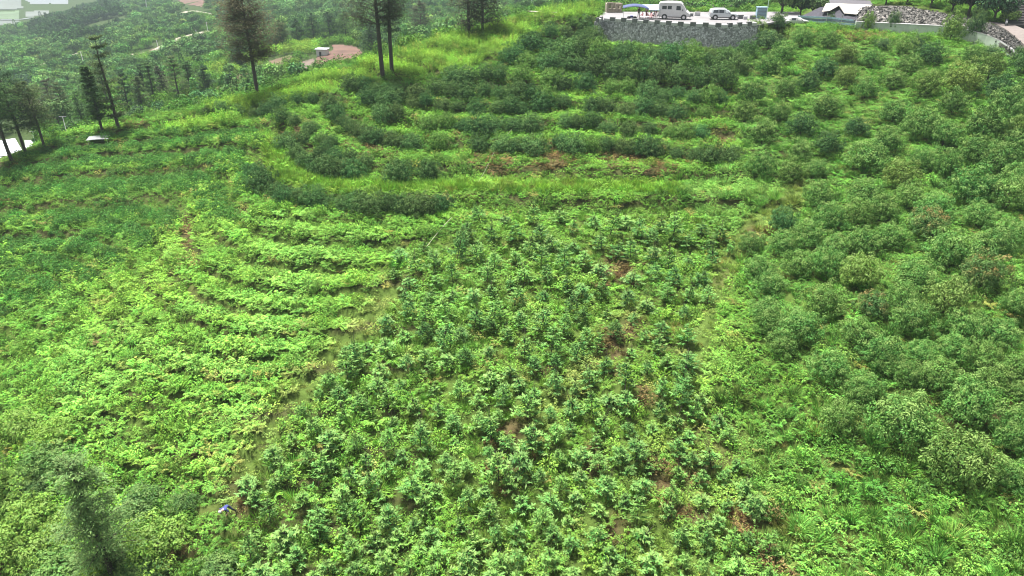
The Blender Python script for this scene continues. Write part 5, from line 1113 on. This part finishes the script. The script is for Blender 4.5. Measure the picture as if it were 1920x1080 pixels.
# pale canopy with dark netting
sh = empty('shade_shelter', (0, 0, 0)); tag(sh, 'shelter with scalloped pale canvas roof and dark netting sides', 'shelter')
def px3(L): return [at(*q) for q in L]
top = px3([(1549,6,119),(1560,6,119),(1573,6,119),(1590,7,118),(1618,8,118),(1634,9,117)]); low = px3([(1541,22,115),(1556,20,115),(1573,10.5,116),(1583,25,114),(1606,27,114),(1634,12,116)])
MB().sheet([top, [(a * .5 + b_ * .5) + [0, 0, .08] for a, b_ in zip(top, low)], low], .04).build('canvas_roof', M['canvas'], sh)
top = px3([(1504,30,117),(1540,13,118),(1573,9,117),(1605,20,116),(1640,6,118)]); low = px3([(1504,33,116),(1540,32,114.5),(1573,35,113.5),(1600,40,112),(1622,41,111.5)])
MB().sheet([[p_ + [0, .5, -.1] for p_ in top], [p_ + [0, .5, 0] for p_ in low]], .03).build('netting', M['net'], sh)
rt = px3([(1556,-1,126),(1632,1,124)]); rl = px3([(1552,6.5,121.5),(1636,9,119.5)]); MB().sheet([rt, rl], .06).build('rear_roof', M['darksheet'], sh)
for q in px3([(1543,22,115.2),(1583,25,114.2),(1606,27,114.2),(1634,12,116.3),(1552,8,121),(1630,10,119.5)]):
    MB().tube([(q[0], q[1], float(H(q[0], q[1])) - .5), (q[0], q[1], q[2] - .05)], [.05, .05], 6).build('post', M['pole'], sh)
# curved pale wall, rubble bank above it, path and steps
wt = [at(*q) for q in WT]; cw = empty('curved_wall', (0, 0, 0)); tag(cw, 'pale rendered retaining wall curving down to the right below the rubble bank', 'retaining wall')
m_ = MB()
for q in wt: m_.V += [(q[0], q[1], q[2]), (q[0], q[1] + .35, q[2]), (q[0], q[1] + .35, q[2] - 3.4), (q[0] - .0, q[1] - .12, q[2] - 3.4)]
for i in range(len(wt) - 1):
    a = 4 * i
    for k in range(4): m_.F.append([a + k, a + 4 + k, a + 4 + (k + 1) % 4, a + (k + 1) % 4])
m_.F += [[0, 1, 2, 3], [len(m_.V) - 4 + k for k in range(4)]]; m_.build('wall', M['palewall'], cw)
cp = MB()
for q in wt: cp.V += [(q[0], q[1] - .05, q[2] + .003), (q[0], q[1] + .4, q[2] + .003), (q[0], q[1] + .4, q[2] + .1), (q[0], q[1] - .05, q[2] + .1)]
for i in range(len(wt) - 1):
    a = 4 * i
    for k in range(4): cp.F.append([a + k, a + 4 + k, a + 4 + (k + 1) % 4, a + (k + 1) % 4])
cp.F += [[0, 1, 2, 3], [len(cp.V) - 4 + k for k in range(4)]]; cp.build('coping', M['whitewash'], cw)
UP = [(1620,13,114),(1645,11,114),(1670,10.5,114),(1700,11.5,113.5),(1735,15,112.5),(1765,21,111),(1795,28,108.5),(1825,35,105.5),(1855,44,102),(1878,55,98),(1896,70,94),(1912,86,91)]
up = [at(*q) for q in UP]; NR = 14; grid = []
for r_ in range(NR + 1):
    f_ = r_ / NR; row = []
    for a, b_ in zip(wt, up):
        p0 = a + [0, .36, -.05]; q = p0 * (1 - f_) + b_ * f_; q[2] += .25 * math.sin(math.pi * f_); row.append(q)
    grid.append(row)
grid = np.array(grid); from_ = grid
fineg = []
for row in grid:
    t = np.linspace(0, len(wt) - 1, 90); fineg.append(np.stack([np.interp(t, np.arange(len(wt)), row[:, k]) for k in range(3)], 1))
fineg = np.array(fineg); nz_ = noise2(fineg[..., 0] * 3, fineg[..., 1] * 3, 2.2, 71, 3); fineg[1:-1, :, 2] += nz_[1:-1] * .16
bank = MB(); bank.sheet(fineg, .6); bo = bank.build('rubble_bank', M['rubble']); tag(bo, kind='structure')
# terrain must stay under the bank: handled by lowering nearby ground where it pokes through
def rock(seed, s=1):
    r = np.random.default_rng(seed); bm = bmesh.new(); bmesh.ops.create_icosphere(bm, subdivisions=2, radius=.5)
    for v in bm.verts:
        c = np.array(v.co); v.co = Vector(c * (1 + .35 * float(noise2(c[0] * 3 + seed, c[1] * 3 + c[2] * 2, 1.2, seed, 2))) * [1.2, .85, .6])
    me = bpy.data.meshes.new('rock'); bm.to_mesh(me); bm.free(); me.materials.append(M['rockm']); return me
mm = bpy.data.materials.new('loose_rock'); mm.use_nodes = True; n = mm.node_tree; b = n.nodes['Principled BSDF']; a_ = n.nodes.new('ShaderNodeAttribute'); a_.attribute_type = 'INSTANCER'; a_.attribute_name = 'tint'; n.links.new(a_.outputs['Color'], b.inputs['Base Color']); b.inputs['Roughness'].default_value = .95; M['rockm'] = mm
source('rocksrc', [rock(i) for i in range(5)])
ii = RNG.integers(1, NR, 3200); jj = RNG.integers(0, 90, 3200); Pr = fineg[ii, jj] + RNG.normal(0, .25, (3200, 3)) * [1, 1, .12]
sr = RNG.uniform(.10, .34, 3200); keepr = RNG.random(3200) < np.where(jj > 62, .8, .75); Pr, sr = Pr[keepr], sr[keepr]; n_ = len(Pr)
tc_ = np.where(RNG.random((n_, 1)) < .45, .095, .038) * np.exp(RNG.normal(0, .25, (n_, 1))) * np.array([1, .96, .88])
tag(scatter('rubble', 'rocksrc', Pr, np.stack([sr * 1.3, sr, sr * .8], 1), RNG.uniform(-.6, 3, (n_, 3)), np.clip(tc_, .03, .7)), 'loose broken stones spread over the bank above the curved wall', kind='stuff')
pl = [at(*q) for q in [(1846,40,103.5),(1866,46,101.5),(1885,56,98.5),(1903,70,95),(1925,90,91),(1950,110,88)]]; pr = [at(*q) for q in [(1858,36,105),(1884,44,102.5),(1905,50,100),(1930,60,97),(1960,78,94),(1990,95,91)]]
pa = MB().sheet([[p_ + [0, 0, .12] for p_ in pl], [p_ + [0, 0, .12] for p_ in pr]], .3).build('path', M['pave']); tag(pa, kind='structure')
stp = empty('stone_steps', (0, 0, 0)); tag(stp, 'wide dark stone steps climbing out of the top right corner', 'steps')
s_a = at(1889, 50, 100.2); NS = 20
for i in range(NS):
    y_ = s_a[1] + i * .62; z_ = s_a[2] + .12 + i * .155; x_ = s_a[0] + .63 * i * .62 - .3
    MB().box((x_ + 3.4, y_ + .31, z_ - .35), (6.4, .64, .9)).build('step', M['stepm'], stp, bevel=.015)
for sgn, xo in ((0, .15),):
    m_ = MB(); m_.V = []
    for i in (0, NS): 
        y_ = s_a[1] + i * .62; z_ = s_a[2] + .12 + i * .155; x_ = s_a[0] + .63 * i * .62 - .3
        m_.V += [(x_ - .15, y_, z_ - .6), (x_ + .15, y_, z_ - .6), (x_ + .15, y_, z_ + .35), (x_ - .15, y_, z_ + .35)]
    m_.F = [[0, 1, 2, 3], [7, 6, 5, 4]] + [[k, (k + 1) % 4, 4 + (k + 1) % 4, 4 + k] for k in range(4)]; m_.build('side_wall', M['concg'], stp)
i = 15; person((s_a[0] + .63 * i * .62 + 1.6, s_a[1] + i * .62 + .3, s_a[2] + .22 + i * .155), 2.5, stand('cloth_pink', 'cloth_red', .3), ED, None, 'person in pink walking on the dark stone steps')
i = 17; person((s_a[0] + .63 * i * .62 + .8, s_a[1] + i * .62 + .3, s_a[2] + .22 + i * .155), .5, stand('cloth_black', 'cloth_grey', .1), ED, None, 'person in black higher on the dark stone steps')
# hoses lying across the terraces
for i, (L, lab) in enumerate([([(848,417),(828,438),(812,458),(795,480)], 'pale straight pipe lying down the slope in the middle'), ([(927,293),(915,318),(905,338),(897,350)], 'thin pale pipe crossing the grass strip'), ([(965,245),(950,262),(938,280)], 'short faint pipe among the terrace bushes')]):
    pts = hit([q[0] for q in L], [q[1] for q in L]); pts[:, 2] += .55
    tt = np.linspace(0, len(pts) - 1, 9); pts = np.stack([np.interp(tt, np.arange(len(pts)), pts[:, k]) for k in range(3)], 1)
    tag(MB().tube(pts, [.02 if i == 0 else .012] * 9, 6).build('pipe', M['hose'], None, smooth=True), lab, 'pipe', 'pipes on the slope')
# grey sheet shelter, white-roofed sheds, white hut, poles
P = hit([186], [268])[0]; ss = empty('sheet_shelter', P, .25); tag(ss, 'small grey metal sheet on short posts in the weeds at upper left', 'shelter')
MB().sheet([[(-1.4, -.6, .62), (0, -.6, .68), (1.4, -.6, .64)], [(-1.3, .9, .78), (0, .9, .84), (1.4, .9, .8)]], .03).build('sheet', M['greysheet'], ss)
for x_, y_ in ((-1.2, -.5), (1.2, -.5), (-1.2, .6), (1.2, .6)): MB().tube([(x_, y_, -.3), (x_, y_, .6 if y_ < 0 else .72)], [.03, .03], 6).build('post', M['pole'], ss)
sd2 = empty('shed', (0, 0, 0)); tag(sd2, 'shed with bright white sheet roofs at the left edge', 'shed')
r1 = px3([(-60,272,134),(28,259,133)]); r2 = px3([(-60,292,128),(47,291,127)]); MB().sheet([r1, r2], .08).build('roof', M['roofw'], sd2)
r1 = px3([(46,263,134),(62,263,134)]); r2 = px3([(48,281,129),(60,283,129)]); MB().sheet([r1, r2], .08).build('side_roof', M['roofw'], sd2)
r1 = px3([(-60,293.5,126.5),(18,294,126.5)]); r2 = px3([(-60,308,123),(18,303,123.5)]); MB().sheet([r1, r2], .08).build('lower_roof', M['roofw'], sd2)
q = px3([(-58,292,128.3),(44,290,127.6),(27,261,132.6),(-58,274,133.6)]); m_ = MB(); m_.prism([tuple(v[:2]) for v in q], min(v[2] for v in q) - 4.5, min(v[2] for v in q) - .15); m_.build('wall', M['brick'], sd2)
P = at(605, 99, 192); P[2] = H(P[0], P[1]); wh = empty('white_hut', P, -.1); tag(wh, 'tiny white hut above the red earth bank across the valley', 'hut')
MB().box((0, 0, .8), (2.9, 2.2, 1.9)).build('wall', M['white'], wh); MB().box((0, 0, 1.85), (3.5, 2.7, .14)).build('roof', M['roofw'], wh); MB().box((-.3, -1.11, .6), (.6, .03, 1.2)).build('door', M['dark'], wh)
for i, (a0, b0, a1, b1, d, bar, lab) in enumerate([(60,246,67,272,118,1.1,'leaning white utility pole with crossbar near the white roof'),(117,218,125,248,125,1.3,'leaning pale utility pole left of the narrow green fir'),(293,75,296,86,325,.6,'white marker pole by the pale track'),(367,56,369,66,345,.6,'white marker pole on the bright ridge'),(387,41,390,64,350,1.4,'tall white pole on the bright ridge'),(151,97,155,112,300,1.6,'white pole beside the faint upper left track'),
        (996,-4,997,24,255,1.2,'white pole standing on the brown track'),(1098,-4,1099,14,150,.6,'thin pole on the crest left of the ruined hut'),(273,-8,274,8,520,1.2,'far white pole at the top edge')]):
    t = at(a0, b0, d); q = at(a1, b1, d); e = empty('utility_pole', tuple(q)); dv = t - q
    MB().tube([tuple(-dv * .6), tuple(dv)], [.05 * d / 110, .04 * d / 110], 6).build('pole', M['whitewash'], e); MB().box(tuple(dv * .97), (bar, .06, .06)).build('crossbar', M['whitewash'], e); tag(e, lab, 'utility pole', 'white poles on the far slopes')
# ------------------------------------------------------------------ haze
hb = MB(); x0, x1, y0, y1 = GX.min() - 20, GX.max() + 20, GY.min() - 20, GY.max() + 20; zb_ = ZZ.min() - 1.5; zt_ = 68.0
hb.box(((x0 + x1) / 2, (y0 + y1) / 2, (zb_ + zt_) / 2), (x1 - x0, y1 - y0, zt_ - zb_))
hm = bpy.data.materials.new('haze_air'); hm.use_nodes = True; n = hm.node_tree; n.nodes.clear(); pv = n.nodes.new('ShaderNodeVolumePrincipled'); oo = n.nodes.new('ShaderNodeOutputMaterial')
pv.inputs['Color'].default_value = (.42, .50, .55, 1); pv.inputs['Density'].default_value = .0003; pv.inputs['Anisotropy'].default_value = .2; n.links.new(pv.outputs[0], oo.inputs['Volume'])
tag(hb.build('haze', hm), kind='stuff')
